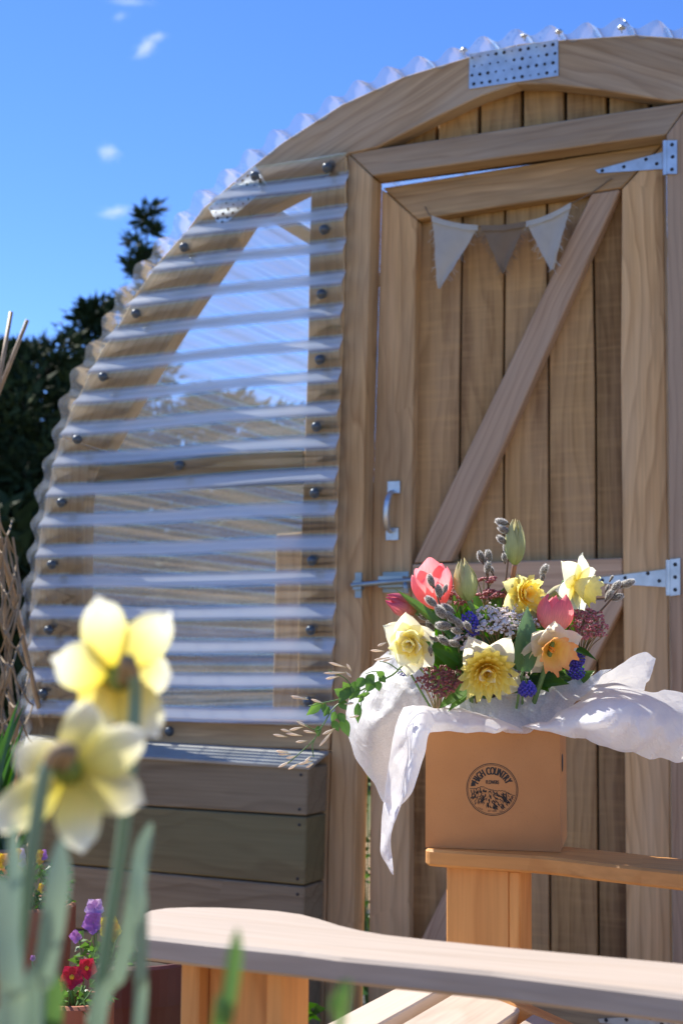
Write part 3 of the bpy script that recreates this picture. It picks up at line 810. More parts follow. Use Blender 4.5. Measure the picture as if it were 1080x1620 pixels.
# ------------------------------------------------------------------ the cardboard box with its printed badge
def card_mat():
    m, ns, ls, b, out = mat_new('kraft_card')
    tc = nd(ns, 'TexCoord'); mp = nd(ns, 'Mapping'); mp.inputs['Scale'].default_value = (22, 22, 22); ls.new(tc.outputs['Object'], mp.inputs[0])
    n1 = nd(ns, 'TexNoise', Scale=1.0, Detail=5.0); ls.new(mp.outputs[0], n1.inputs['Vector'])
    n2 = nd(ns, 'TexNoise', Scale=900.0, Detail=2.0); ls.new(tc.outputs['Object'], n2.inputs['Vector'])
    c = mixc(ns, ls, (0.475, 0.226, 0.088), (0.45, 0.21, 0.08), ramp(ns, ls, n1.outputs[0], [(0.35, 0.0), (0.65, 1.0)]))
    c = mixc(ns, ls, c, (0.27, 0.14, 0.07), ramp(ns, ls, n2.outputs[0], [(0.62, 0.0), (0.78, 0.6)]))
    ls.new(c, b.inputs['Base Color']); b.inputs['Roughness'].default_value = 0.75; b.inputs['Specular IOR Level'].default_value = 0.25
    bp = nd(ns, 'Bump', Strength=0.12, Distance=0.001); ls.new(n2.outputs[0], bp.inputs['Height']); ls.new(bp.outputs[0], b.inputs['Normal'])
    return m
M_CARD = card_mat()
M_INK = plain('black_ink', (0.016, 0.012, 0.010), rough=0.6, var=0.1)
fl, frr = G(672.5, 1340.5, AT + .0005), G(886, 1348, AT + .0005)
BX = (frr - fl); BW = BX.length; BX.normalize(); BY = Z.cross(BX)
BH = BW * 0.885; BD = BW * 0.95
bc = (fl + frr) / 2 + BY * BD / 2
box = thing('cardboard_box', 'square brown cardboard box with a round black badge printed on its front', 'box', bc)
T = 0.0028
mb = MB()
zc = AT + 0.0006
mb.box(bc + Z * (0.0005 + T / 2), BX, BY, Z, BW - 2 * T, BD - 2 * T, T)
top_taper = 0.0012
def wall(c0, c1, out_):
    a, b = c0, c1; n = out_ * T
    hz = Z * BH; e = 0.0
    mb.add([a, b, b + hz + out_ * e, a + hz + out_ * e, a - n, b - n, b + hz - n, a + hz - n], [(0, 1, 2, 3), (5, 4, 7, 6), (3, 2, 6, 7), (0, 4, 5, 1), (1, 5, 6, 2), (0, 3, 7, 4)])
c1, c2 = fl, frr; c3, c4 = frr + BY * BD, fl + BY * BD
wall(c1, c2, -BY); wall(c2 + BY * T, c3 - BY * T, BX); wall(c3, c4, BY); wall(c4 - BY * T, c1 + BY * T, -BX)
body = mb.build('carton', M_CARD, box, recalc=True)
hole = lathe(frr + BY * BD * 0.3 + Z * BH * 0.71 + BX * 0.0006, [(0, 0.0004), (0.010, 0.0004), (0.0115, 0.0)], 20, BX)
obj('hand_hole', hole[0], hole[1], M_INK, box)
# the badge: local x along the front, y up, in metres from the badge centre
PXB = BW / 214.0
BC = fl + BX * (BW * 0.5) + Z * (BH * 0.497) - BY * 0.0004
def bp2(x, y): return BC + BX * (x * PXB) + Z * (y * PXB)
def ring(r0, r1, n=72):
    v, f = [], []
    for k in range(n):
        w = 2 * math.pi * k / n
        v += [bp2(r0 * math.cos(w), r0 * math.sin(w)), bp2(r1 * math.cos(w), r1 * math.sin(w))]
    for k in range(n):
        j = (k + 1) % n; f.append((2 * k, 2 * k + 1, 2 * j + 1, 2 * j))
    return v, f
mb = MB()
mb.add(*ring(40.2, 41.2)); mb.add(*ring(38.3, 38.9))
def glyphs(ch, size):
    cu = bpy.data.curves.new('lettering', 'FONT'); cu.body = ch; cu.size = size; cu.align_x = 'CENTER'
    o = bpy.data.objects.new('lettering', cu); COL.objects.link(o)
    dg = bpy.context.evaluated_depsgraph_get(); dg.update()
    me = bpy.data.meshes.new_from_object(o.evaluated_get(dg))
    v = [q.co.copy() for q in me.vertices]; f = [tuple(p.vertices) for p in me.polygons]
    bpy.data.objects.remove(o); bpy.data.curves.remove(cu); bpy.data.meshes.remove(me)
    return v, f
def arc_text(s, r, a0, a1, size, xs=1.0, wts=None, inside=False, bold=1):
    n = len(s)
    wts = wts or [1.0] * n; tot = sum(wts); acc_ = 0
    for ch, w in zip(s, wts):
        t = (acc_ + w / 2) / tot; acc_ += w
        if ch == ' ': continue
        an = a0 + (a1 - a0) * t
        v, f = glyphs(ch, size[0] if hasattr(size, '__len__') and ch in 'HC' and len(size) > 1 else (size[0] if hasattr(size, '__len__') else size))
        ca, sa = math.cos(an), math.sin(an)
        for k in range(bold):
            dx = (k - (bold - 1) / 2) * 0.7
            pv = []
            for q in v:
                x, y = q.x * xs + dx, q.y
                if inside: px_, py_ = (r + y) , x; wx = ca * (r - y) - sa * x * -1; wy = sa * (r - y) + ca * x
                if inside: wx, wy = ca * (r - y) - sa * x, sa * (r - y) + ca * x
                else: wx, wy = ca * (r + y) + sa * x, sa * (r + y) - ca * x
                pv.append(bp2(wx, wy) - BY * 0.00002 * k)
            mb.add(pv, f)
wts = [1.0, .55, 1.05, 1.0, .55, 1.1, 1.05, 1.05, 1.05, .95, .95, .95]
arc_text('HIGH COUNTRY', 23.5, R(160), R(22), 17.0, 0.55, wts, bold=3)
v, f = glyphs('FLOWERS', 8.6)
for k in (0, 1): mb.add([bp2(q.x * 0.56 + 0.5 * k, q.y + 8.5) - BY * 0.00002 * k for q in v], f)
arc_text('EST. 2020', -34.5, R(64), R(116), 4.6, 0.8, inside=False) if False else None
v, f = glyphs('EST 2020', 4.0); mb.add([bp2(q.x * 0.9, q.y - 35.0 ) for q in v], f)
v, f = glyphs('WILD', 3.4); mb.add([bp2(q.x * 0.9 - 19, q.y - 31.5 - (q.x * 0.35)) for q in v], f)
v, f = glyphs('N.Z', 3.4); mb.add([bp2(q.x * 0.9 + 14, q.y - 34.5 + (q.x * 0.25)) for q in v], f)
# small bell mark to the left of the words
mb.add([bp2(x, y) for x, y in [(-34, 4), (-26.5, 5), (-27, 9), (-29, 12), (-31.5, 12), (-33.5, 9)]], [(0, 1, 2, 3, 4, 5)])
# mountain range: ragged dark wedges under a broken ridge line
rr = random.Random(11)
def ridge(x): return 1.0 + 3.5 * math.exp(-((x + 16) / 7) ** 2) - 4.0 / (1 + math.exp(-(x - 2) / 4)) + 2.0 * math.exp(-((x - 17) / 9) ** 2) - 6.0 / (1 + math.exp(-(x - 28) / 4)) + 0.7 * math.sin(x * 1.3)
xs_ = [-38 + 76 * k / 40 for k in range(41)]
for a, b in zip(xs_, xs_[1:]):
    if abs(a) < 38 and abs(b) < 38:
        mb.add([bp2(a, ridge(a)), bp2(b, ridge(b)), bp2(b, ridge(b) - 0.9), bp2(a, ridge(a) - 0.9)], [(0, 3, 2, 1)])
for k in range(230):
    x = rr.uniform(-36, 36); y = ridge(x) - 0.6 - rr.random() ** 0.9 * (27 - 0.25 * abs(x))
    if x * x + y * y > 35 ** 2: continue
    h = rr.uniform(2.5, 7.5); w = rr.uniform(0.7, 2.6); sk = rr.uniform(-3.5, 3.5) + (2.5 if x > 0 else -2.5)
    tri = [(x, y), (x + sk + w, y - h), (x + sk * 0.7, y - h * 0.8), (x + sk * 0.35 - w * 0.6, y - h * 0.45)]
    if any(q[0] ** 2 + q[1] ** 2 > 37.8 ** 2 for q in tri): continue
    mb.add([bp2(*q) for q in tri], [(0, 1, 2, 3)])
badge = mb.build('printed_badge', M_INK, box)
# ------------------------------------------------------------------ tissue paper round the flowers
M_TISSUE = paper_mat('white_tissue', (0.965, 0.955, 0.94), 0.55, 0.02)
M_TISSUE_T = paper_mat('thin_white_tissue', (0.95, 0.945, 0.93), 0.55, 0.16)
_fr = random.Random(21)
FOLDS = [(Vector((_fr.gauss(0, 1), _fr.gauss(0, .4), _fr.gauss(0, 1))).normalized(), _fr.uniform(9, 34), _fr.random()) for _ in range(8)]
def patch(rows, k=5, crump=0.004, seed=0, freq=22.0):
    """Rows of (px, py, depth) control points, smoothed both ways and crumpled."""
    pr = [[P(*q) for q in r] for r in rows]
    k = k + 6
    pr = [crom(r, k) for r in pr]
    cols = list(zip(*pr))
    cols = [crom(list(c), k) for c in cols]
    m = len(cols[0]); n = len(cols)
    v, f = [], []
    for i in range(m):
        for j in range(n):
            w = cols[j][i]
            q = w * freq + Vector((seed, 0, 0))
            d = Vector((mnoise.noise(q), mnoise.noise(q + Vector((7, 3, 1))), mnoise.noise(q + Vector((1, 9, 4)))))
            wq = w + d * 0.012
            fac = 0.0                                   # straight creases between flat facets
            for nv, fq, ph in FOLDS:
                x = (wq + Vector((seed * .13, 0, 0))).dot(nv) * fq + ph
                fac += (abs(x - math.floor(x) - 0.5) - 0.25) * 9.0 / fq ** 0.8
            v.append(w + Vector((d.x * crump * 0.3, d.y * crump * 0.3 + fac * crump * 4.2, d.z * crump * 0.4 + fac * crump * 1.4)))
    for i in range(m - 1):
        for j in range(n - 1):
            f.append((i * n + j, (i + 1) * n + j, (i + 1) * n + j + 1, i * n + j + 1))
    return v, f
tl = thing('tissue_paper', 'white tissue paper bowl with a long folded tail hanging down beside the box', 'tissue paper', P(640, 1160, 1.76), 'tissue paper round the bouquet')
bowl = [[(612, 1034, 1.93), (640, 1042, 1.97), (690, 1075, 1.98), (740, 1110, 1.92), (775, 1125, 1.90)],
        [(572, 1065, 1.86), (615, 1082, 1.95), (670, 1100, 1.96), (725, 1130, 1.90), (765, 1140, 1.88)],
        [(550, 1110, 1.80), (590, 1125, 1.92), (640, 1132, 1.93), (705, 1148, 1.88), (750, 1155, 1.86)],
        [(549, 1150, 1.77), (582, 1165, 1.88), (625, 1165, 1.88), (690, 1168, 1.85), (735, 1172, 1.85)],
        [(563, 1197, 1.75), (592, 1205, 1.82), (630, 1197, 1.83), (655, 1190, 1.83), (664, 1186, 1.83)],
        [(587, 1237, 1.74), (606, 1238, 1.77), (640, 1225, 1.79), (655, 1212, 1.80), (660, 1205, 1.80)],
        [(606, 1266, 1.73), (614, 1260, 1.75), (640, 1243, 1.77), (652, 1228, 1.78), (656, 1222, 1.79)]]
v, f = patch(bowl, 6, 0.0045, 1); obj('paper_bowl', v, f, M_TISSUE_T, tl)
fold = [[(652, 1133, 1.845), (690, 1128, 1.845), (740, 1135, 1.84), (785, 1145, 1.83), (822, 1157, 1.80)],
        [(642, 1120, 1.77), (678, 1116, 1.775), (735, 1124, 1.775), (785, 1138, 1.775), (824, 1156, 1.772)],
        [(648, 1138, 1.745), (682, 1137, 1.755), (737, 1143, 1.752), (786, 1149, 1.750), (826, 1157, 1.753)],
        [(668, 1157, 1.752), (690, 1156.5, 1.757), (740, 1158, 1.753), (786, 1159, 1.749), (828, 1160, 1.746)]]
v, f = patch(fold, 6, 0.003, 5, 30); obj('paper_fold', v, f, M_TISSUE, tl)
tail = [[(638, 1121, 1.785), (655, 1119, 1.765), (674, 1122, 1.755), (690, 1140, 1.755)],
        [(625, 1148, 1.765), (640, 1150, 1.735), (660, 1152, 1.705), (677, 1160, 1.715)],
        [(617, 1200, 1.755), (634, 1200, 1.725), (652, 1200, 1.690), (671, 1194, 1.705)],
        [(607, 1262, 1.745), (620, 1265, 1.715), (638, 1258, 1.685), (655, 1241, 1.69)],
        [(602, 1322, 1.73), (609, 1316, 1.71), (621, 1300, 1.69), (633, 1281, 1.685)],
        [(603, 1347, 1.72), (608, 1346, 1.705), (613, 1336, 1.695), (618, 1322, 1.69)],
        [(621, 1378, 1.70), (622, 1378, 1.698), (622, 1376, 1.696), (621.5, 1370, 1.694)]]
v, f = patch(tail, 6, 0.0035, 9, 34); obj('paper_tail', v, f, M_TISSUE, tl)
tr_ = thing('tissue_paper', 'wide white tissue paper wing spreading out beyond the box towards the door hinges', 'tissue paper', P(930, 1150, 1.76), 'tissue paper round the bouquet')
wing_ = [[(826, 1154, 1.775), (880, 1128, 1.785), (930, 1098, 1.80), (972, 1090, 1.82), (1018, 1090, 1.83), (1085, 1098, 1.86), (1150, 1120, 1.86), (1190, 1140, 1.86)],
         [(830, 1156, 1.752), (880, 1143, 1.735), (930, 1125, 1.70), (980, 1117, 1.695), (1030, 1124, 1.73), (1085, 1135, 1.78), (1150, 1148, 1.80), (1195, 1158, 1.83)],
         [(850, 1158, 1.748), (890, 1156, 1.722), (935, 1154, 1.68), (982, 1156, 1.675), (1032, 1164, 1.71), (1085, 1172, 1.76), (1150, 1172, 1.80), (1195, 1172, 1.83)],
         [(884, 1158, 1.742), (908, 1164, 1.74), (948, 1177, 1.735), (988, 1191, 1.73), (1032, 1199, 1.75), (1085, 1204, 1.79), (1150, 1196, 1.83), (1195, 1188, 1.85)]]
v, f = patch(wing_, 6, 0.004, 13, 18); obj('paper_wing', v, f, M_TISSUE, tr_)
flap = [[(898, 1110, 1.835), (945, 1076, 1.88), (1010, 1032, 1.94), (1036, 1041, 1.93)],
        [(903, 1111, 1.82), (955, 1086, 1.85), (1012, 1060, 1.895), (1030, 1064, 1.895)],
        [(915, 1108, 1.80), (965, 1092, 1.81), (1004, 1092, 1.825), (1018, 1092, 1.83)]]
v, f = patch(flap, 6, 0.002, 17, 24); obj('paper_flap', v, f, M_TISSUE, tr_)
inner = [[(690, 1108, 1.815), (735, 1108, 1.80), (800, 1098, 1.805), (870, 1086, 1.82), (925, 1070, 1.85), (967, 1057, 1.88)],
         [(720, 1124, 1.795), (765, 1126, 1.79), (815, 1118, 1.795), (865, 1104, 1.805), (908, 1090, 1.825), (942, 1078, 1.85)],
         [(770, 1142, 1.782), (800, 1146, 1.782), (828, 1142, 1.784), (862, 1127, 1.79), (893, 1113, 1.80), (926, 1098, 1.815)],
         [(800, 1158, 1.772), (818, 1160, 1.772), (832, 1158, 1.773), (850, 1150, 1.775), (875, 1136, 1.78), (905, 1118, 1.79)]]
v, f = patch(inner, 6, 0.003, 21, 26); obj('paper_inside', v, f, M_TISSUE_T, tr_)

# ------------------------------------------------------------------ the flowers
M_PET_Y = leafy('yellow_petal', (0.90, 0.72, 0.10), (0.95, 0.90, 0.50), 0.58, (0.94, 0.84, 0.32), veins=30, var=0.12, tsat=1.1)
M_PET_C = leafy('cream_petal', (0.88, 0.74, 0.12), (0.96, 0.94, 0.76), 0.58, (0.94, 0.89, 0.56), veins=30, var=0.1)
M_PET_P = leafy('ivory_petal', (0.88, 0.74, 0.30), (0.96, 0.90, 0.72), 0.55, (0.94, 0.87, 0.64), veins=30, var=0.1)
M_COR_Y = leafy('yellow_trumpet', (0.88, 0.56, 0.03), (0.95, 0.88, 0.36), 0.55, (0.94, 0.77, 0.13), axis=2, veins=24, var=0.22)
M_COR_O = leafy('orange_trumpet', (0.92, 0.58, 0.08), (0.92, 0.30, 0.08), 0.5, (0.92, 0.52, 0.18), axis=2, veins=24, var=0.2, midpos=0.6)
M_STEM = leafy('green_stem', (0.10, 0.20, 0.05), (0.16, 0.27, 0.09), 0.1, axis=2)
M_RSTEM = plain('reddish_stem', (0.32, 0.12, 0.07), rough=0.5, c2=(0.20, 0.16, 0.06))
M_TUL_PINK = leafy('coral_tulip_petal', (0.90, 0.50, 0.34), (0.95, 0.38, 0.40), 0.58, (0.93, 0.42, 0.38), axis=2, veins=44, var=0.38, tsat=1.15)
M_TUL_ROSE = leafy('rose_tulip_petal', (0.92, 0.58, 0.46), (0.94, 0.24, 0.26), 0.5, (0.93, 0.38, 0.36), axis=2, veins=40, var=0.36)
M_TUL_MAUVE = leafy('mauve_tulip_petal', (0.62, 0.34, 0.20), (0.58, 0.09, 0.18), 0.3, (0.66, 0.20, 0.18), axis=2, veins=40, var=0.38)
M_TUL_GREEN = leafy('green_tulip_petal', (0.38, 0.47, 0.16), (0.55, 0.48, 0.25), 0.4, (0.50, 0.54, 0.22), axis=2, veins=34, var=0.3)
M_LEAF_D = leafy('dark_glossy_leaf', (0.045, 0.115, 0.018), (0.08, 0.19, 0.03), 0.5, rough=0.28, veins=14, var=0.3, tsat=1.2, spec=0.6)
M_LEAF_M = leafy('mid_green_leaf', (0.10, 0.20, 0.045), (0.17, 0.30, 0.07), 0.42, rough=0.35, veins=14, var=0.3, tsat=1.15)
M_LEAF_T = leafy('tulip_leaf', (0.075, 0.17, 0.045), (0.15, 0.25, 0.115), 0.3, rough=0.42, veins=40, var=0.2)
M_TWIG = plain('brown_twig', (0.16, 0.10, 0.06), rough=0.6)
M_CATKIN = plain('catkin_core', (0.17, 0.145, 0.105), rough=0.9, c2=(0.10, 0.085, 0.06), scale=300)
M_FUZZ = leafy('silver_hair', (0.62, 0.60, 0.55), (0.85, 0.83, 0.78), 0.6, veins=3, var=0.05)
M_BLUE = leafy('violet_blue_bell', (0.06, 0.045, 0.34), (0.13, 0.10, 0.55), 0.25, axis=2, veins=3, var=0.3)
M_BUDP = plain('pink_bud', (0.52, 0.17, 0.16), rough=0.45, c2=(0.34, 0.07, 0.07), scale=160)
M_BUDD = plain('dark_red_bud', (0.34, 0.10, 0.075), rough=0.4, c2=(0.20, 0.035, 0.04), scale=160)
M_BUDW = plain('white_floret', (0.90, 0.83, 0.76), rough=0.6, c2=(0.70, 0.52, 0.45), scale=120)
M_STALK = plain('pale_green_stalk', (0.24, 0.24, 0.10), rough=0.6, c2=(0.30, 0.16, 0.08))
M_SHEATH = plain('papery_sheath', (0.42, 0.34, 0.18), rough=0.7, c2=(0.20, 0.26, 0.08), scale=90)

ROOT = fl + BX * BW * 0.5 + BY * BD * 0.5 + Z * 0.03     # where the stems meet, inside the box
def root_pt(seed=0):
    rr = random.Random(seed); return ROOT + BX * rr.uniform(-.03, .03) + BY * rr.uniform(-.03, .03)
def petal_me(name, L, W, cup=0.12, bend=0.0, point=0.55, curl=0.0, nx=8, ny=10, seed=0, wav=0.0, mat=None, round_=False):
    """A thin petal along +Y from its base, Z is its inner side."""
    v, f = [], []
    rr = random.Random(seed); ph = rr.uniform(0, 6)
    for i in range(ny + 1):
        t = i / ny
        w = W * 0.5 * (math.sin(math.pi * min(1, t ** (0.62 + 0.25 * point) * 0.985 + 0.012)) ** (0.55 + 0.35 * point)) * (1.0) + W * 0.10 * (1 - t)
        if round_:
            w = W * 0.5 * min(1.0, 0.22 + 0.78 * t / 0.42) * math.sqrt(max(0.0, 1 - (max(0.0, t - 0.42) / 0.585) ** 2.6))
        elif i == ny: w *= 0.6
        for j in range(nx + 1):
            s = (j / nx - 0.5) * 2
            x = s * w
            y = L * t * (1 - 0.06 * abs(s) ** 2 * t)
            z = cup * W * (s * s) * math.sin(math.pi * min(1, t * 1.05)) + bend * L * t * t + curl * L * max(0, t - 0.6) ** 2 * 4
            z += -0.03 * W * math.exp(-(s / 0.22) ** 2) * (1 - t)
            z += wav * W * math.sin(5 * t + 3 * s + ph) * (abs(s) * 0.6 + 0.4) * t
            v.append(Vector((x, y, z)))
    n = nx + 1
    for i in range(ny):
        for j in range(nx): f.append((i * n + j, i * n + j + 1, (i + 1) * n + j + 1, (i + 1) * n + j))
    return mesh_from(name, v, f, mat, True)
def corona_me(r0, r1, h, ruff=0.12, lobes=11, mat=None, seed=0, layers=1, n=66, m=9, inner=0.0, jag=0.0):
    v, f = [], []
    rr = random.Random(seed)
    v += [Vector((0, 0, 0.0004))] + [Vector((r0 * 1.02 * math.cos(k * math.pi / 6), r0 * 1.02 * math.sin(k * math.pi / 6), 0.0006)) for k in range(12)]
    f += [(0, 1 + k, 1 + (k + 1) % 12) for k in range(12)]
    for k in range(6):                                # stamens
        a = k * math.pi / 3; b = Vector((math.cos(a) * r0 * .3, math.sin(a) * r0 * .3, 0.0)); tv, tf = tube([b, b + Vector((b.x * .2, b.y * .2, h * 0.45))], [r0 * .09, r0 * .13], 4, 1)
        kk = len(v); v += tv; f += [tuple(i + kk for i in q) for q in tf]
    for L in range(layers):
        sc = 1 - 0.27 * L; hh = h * (1 - 0.04 * L)
        ph, k0 = rr.uniform(0, 6), len(v)
        for i in range(m + 1):
            t = i / m
            for j in range(n):
                th = 2 * math.pi * j / n
                rf = ruff * (math.sin(lobes * th + ph) + 0.5 * math.sin((2 * lobes + 1) * th + ph * 2) + 0.4 * math.sin(3 * th + L + seed)) * t ** 2
                jg = jag * rr.uniform(-1, 1) if i == m else 0
                r = (r0 * (1 - 0.5 * L / max(1, layers)) + (r1 * sc - r0 * (1 - 0.5 * L / max(1, layers))) * (t ** 0.75)) * (1 + rf * 0.5)
                z = hh * (t ** 0.85) + r1 * (rf * 0.45 + jg) + (0.22 * r1 * max(0, t - 0.75) * -1 if L == 0 else 0)
                v.append(Vector((r * math.cos(th), r * math.sin(th), z)))
        for i in range(m):
            for j in range(n):
                f.append((k0 + i * n + j, k0 + i * n + (j + 1) % n, k0 + (i + 1) * n + (j + 1) % n, k0 + (i + 1) * n + j))
    return mesh_from('trumpet', v, f, mat, True)
PXM = lambda d: d / FPX
def stem_to(name, a, mids, b, r, mat, parent, n=7):
    v, f = tube([a] + mids + [b], r, n, 6); return obj(name, v, f, mat, parent, True)
def daffodil(label, c, d, face, rpx, cor, angs, petmat, cormat, group, stem=None, tilt=0.1, wpx=None, up=Z, layers=1, ruff=0.12, cup=0.1, bend=0.0, lens=None, jag=0.0, sheath=None, extra=None, lobes=9):
    s = PXM(d); o = P(c[0], c[1], d)
    t = thing('daffodil', label, 'daffodil', o, group)
    M = Matrix.Translation(o) @ orient(face, up)
    for k, a in enumerate(angs):
        Lk = rpx * s * (lens[k] if lens else 1.0)
        me = petal_me('petal', Lk, (wpx or rpx * 0.72) * s, cup, bend, 0.35, 0.0, seed=k + int(c[0]), wav=0.045, mat=petmat)
        tk = tilt[k] if hasattr(tilt, '__len__') else tilt
        link_mesh('petal', me, None, t, M @ Matrix.Rotation(R(a - 90), 4, 'Z') @ Matrix.Translation((0, 0.05 * rpx * s, -0.0008 * (k % 2))) @ Matrix.Rotation(tk, 4, 'X'))
    r0, r1, h = (q * s for q in cor)
    me = corona_me(r0, r1, h, ruff, lobes, cormat, int(c[0]), layers, jag=jag)
    link_mesh('trumpet', me, None, t, M)
    if extra:                                        # inner petals of a double flower
        for k, (a, ln, tk) in enumerate(extra):
            me = petal_me('inner_petal', ln * s, ln * 0.72 * s, 0.2, 0.1, 0.3, 0.15, seed=k + 50, wav=0.09, mat=petmat if k % 2 else cormat)
            link_mesh('inner_petal', me, None, t, M @ Matrix.Rotation(R(a - 90), 4, 'Z') @ Matrix.Translation((0, 0.03 * rpx * s, 0.002)) @ Matrix.Rotation(tk, 4, 'X'))
    back_ = (M.to_3x3() @ Vector((0, 0, -1)))
    neck = o + back_ * 0.016
    v, f = tube([o + back_ * 0.001, neck, neck + back_ * 0.006 - Z * 0.004], [0.0035, 0.003, 0.0028], 8, 4); obj('neck', v, f, M_STEM, t, True)
    a = neck + back_ * 0.006 - Z * 0.004
    rp = root_pt(c[0]) if stem is None else stem[-1]
    mids = [a + back_ * 0.012 + Vector((0, 0.022, -0.010)), a.lerp(rp, 0.5) + Vector((0, 0.02, 0))] if stem is None else stem[:-1]
    stem_to('stem', a, mids, rp, [0.0024, 0.0028], M_STEM, t)
    return t
def tulip(label, basepx, tippx, d, wpx, mat, group=None, openf=0.0, d2=None, stemmat=None, mids=(), roll=0, petals=6, flare=0.0, spread=None):
    a, b = P(*basepx, d), P(*tippx, d2 or d)
    ax = (b - a); H = ax.length; s = PXM(d); Rm = wpx * s * 0.5
    t = thing('tulip', label, 'tulip', a, group)
    M = Matrix.Translation(a) @ orient(ax, Vector((0, -1, 0.2)))
    trr = random.Random(int(basepx[0]))
    for k in range(petals):
        th0 = math.pi / 3 * k + R(roll)
        innr = k % 2
        lf, rf_, tw_ = trr.uniform(0.93, 1.05), trr.uniform(0.95, 1.06), trr.uniform(-.14, .14)
        v, f = [], []; nx, ny = 8, 14
        for i in range(ny + 1):
            q = i / ny
            prof = (math.sin(math.pi * min(0.999, 0.03 + 0.90 * q ** 0.82)) ** 0.72)
            rho = Rm * (prof * (1 - openf) + openf * (math.sin(math.pi * 0.5 * min(1, q * 1.15 + 0.05)) ** 0.8)) * (0.84 if innr else 1.0) * rf_
            if flare: rho += Rm * flare * q ** 3
            hw = R(62) * ((math.sin(math.pi * min(1, 0.10 + 0.88 * q ** 0.75)) ** 0.6) if openf < 0.5 else 1.02 * (math.sin(math.pi * min(1, 0.14 + 0.82 * q ** 1.2)) ** 0.36))
            for j in range(nx + 1):
                u = (j / nx - 0.5) * 2
                th = th0 + u * hw + tw_ * q
                rr_ = rho * (1 + 0.05 * math.cos(u * math.pi)) - (0.0006 if innr else 0)
                zz_ = H * q * lf * (1.0 if not innr else 0.97) * (1 - 0.10 * u * u * q) + 0.0012 * math.sin(u * 5 + k * 2 + q * 6) * openf
                v.append(Vector((rr_ * math.cos(th), rr_ * math.sin(th), zz_)))
        n = nx + 1
        for i in range(ny):
            for j in range(nx): f.append((i * n + j, i * n + j + 1, (i + 1) * n + j + 1, (i + 1) * n + j))
        link_mesh('petal', mesh_from('petal', v, f, mat, True), None, t, M)
    rp = root_pt(basepx[0])
    ms = [P(*m_) for m_ in mids] or [a - ax.normalized() * 0.03, a.lerp(rp, 0.6)]
    stem_to('stem', a + ax * 0.02, ms, rp, [0.0032, 0.0034], stemmat or M_STEM, t)
    return t
def leaf_me(L, W, fold=0.25, bend=0.2, point=1.0, nx=6, ny=14, wav=0.0, seed=0, mat=None, base=0.12):
    v, f = [], []
    for i in range(ny + 1):
        t = i / ny
        w = W * 0.5 * max(0.02 if i < ny else 0.0, (math.sin(math.pi * t ** 0.8) ** (0.8 + 0.3 * point)) + base * (1 - t) ** 2)
        for j in range(nx + 1):
            s = (j / nx - 0.5) * 2
            v.append(Vector((s * w, L * t, fold * abs(s) * w + bend * L * t * t + wav * W * math.sin(t * 9 + s * 2 + seed) * abs(s))))
    n = nx + 1
    for i in range(ny):
        for j in range(nx): f.append((i * n + j, i * n + j + 1, (i + 1) * n + j + 1, (i + 1) * n + j))
    return mesh_from('leaf', v, f, mat, True)
def leaf_at(a, b, wpx, mat, parent, up=(0, -1, 0.4), fold=0.25, bend=0.0, s=1.8 / 2250, name='leaf', point=1.0, wav=0.02, seed=0, base=0.12):
    ax = b - a; L = ax.length
    y = ax.normalized(); z = Vector(up); z = (z - y * z.dot(y)).normalized(); x = y.cross(z)
    M = Matrix(((x.x, y.x, z.x, a.x), (x.y, y.y, z.y, a.y), (x.z, y.z, z.z, a.z), (0, 0, 0, 1)))
    return link_mesh(name, leaf_me(L, wpx * s, fold, bend, point, wav=wav, seed=seed, mat=mat, base=base), None, parent, M)

# ---- daffodils in the bouquet
GD = 'daffodils in the bouquet'
daffodil('big double daffodil with frilly egg-yellow trumpet and two upright ivory petals', (769, 1060), 1.758, (0.03, -1, -0.50), 66,
         (12, 43, 22), [117, 63, -30, 195, 240, 300], M_PET_C, M_COR_Y, GD, tilt=[0.2, 0.2, 0.0, -0.1, -0.15, -0.15], wpx=50, layers=4, ruff=0.26, cup=0.16, jag=0.09, lobes=16,
         extra=[(20, 26, 0.95), (80, 24, 1.05), (140, 26, 0.95), (200, 26, 0.9), (260, 27, 0.85), (320, 26, 0.9)], lens=[1.1, 1.08, 0.98, 0.5, 0.5, 0.5])
daffodil('pale lemon double daffodil facing the jasmine side, lowest towards the tissue bowl', (652, 1016), 1.765, (-0.42, -1, -0.32), 52,
         (12, 22, 12), [95, 150, 205, 255, 310, 25], M_PET_C, M_PET_Y, GD, tilt=[0.1, 0.0, -0.1, 0.0, 0.1, 0.2], wpx=44, layers=2, ruff=0.3, cup=0.14, jag=0.05,
         extra=[(60, 40, 0.55), (120, 36, 0.5), (185, 38, 0.45), (245, 42, 0.4), (300, 40, 0.5), (0, 36, 0.7), (30, 24, 1.0), (100, 22, 1.1), (160, 24, 1.0), (220, 24, 0.95), (280, 24, 1.0), (340, 20, 1.2)], lens=[0.95, 1.0, 0.9, 1.1, 0.95, 0.85])
daffodil('bright yellow frilled daffodil behind the upright tulip leaf, turned towards the hinge', (828, 941), 1.80, (0.62, -1, 0.12), 44,
         (9, 27, 19), [100, 150, 205, 260, 320, 40], M_PET_Y, M_COR_Y, GD, tilt=-0.15, wpx=34, layers=2, ruff=0.25, cup=0.12, jag=0.08,
         extra=[(0, 22, 0.9), (90, 22, 0.9), (180, 24, 0.8), (270, 24, 0.8)], lens=[0.75, 0.9, 0.95, 1.0, 0.8, 0.7])
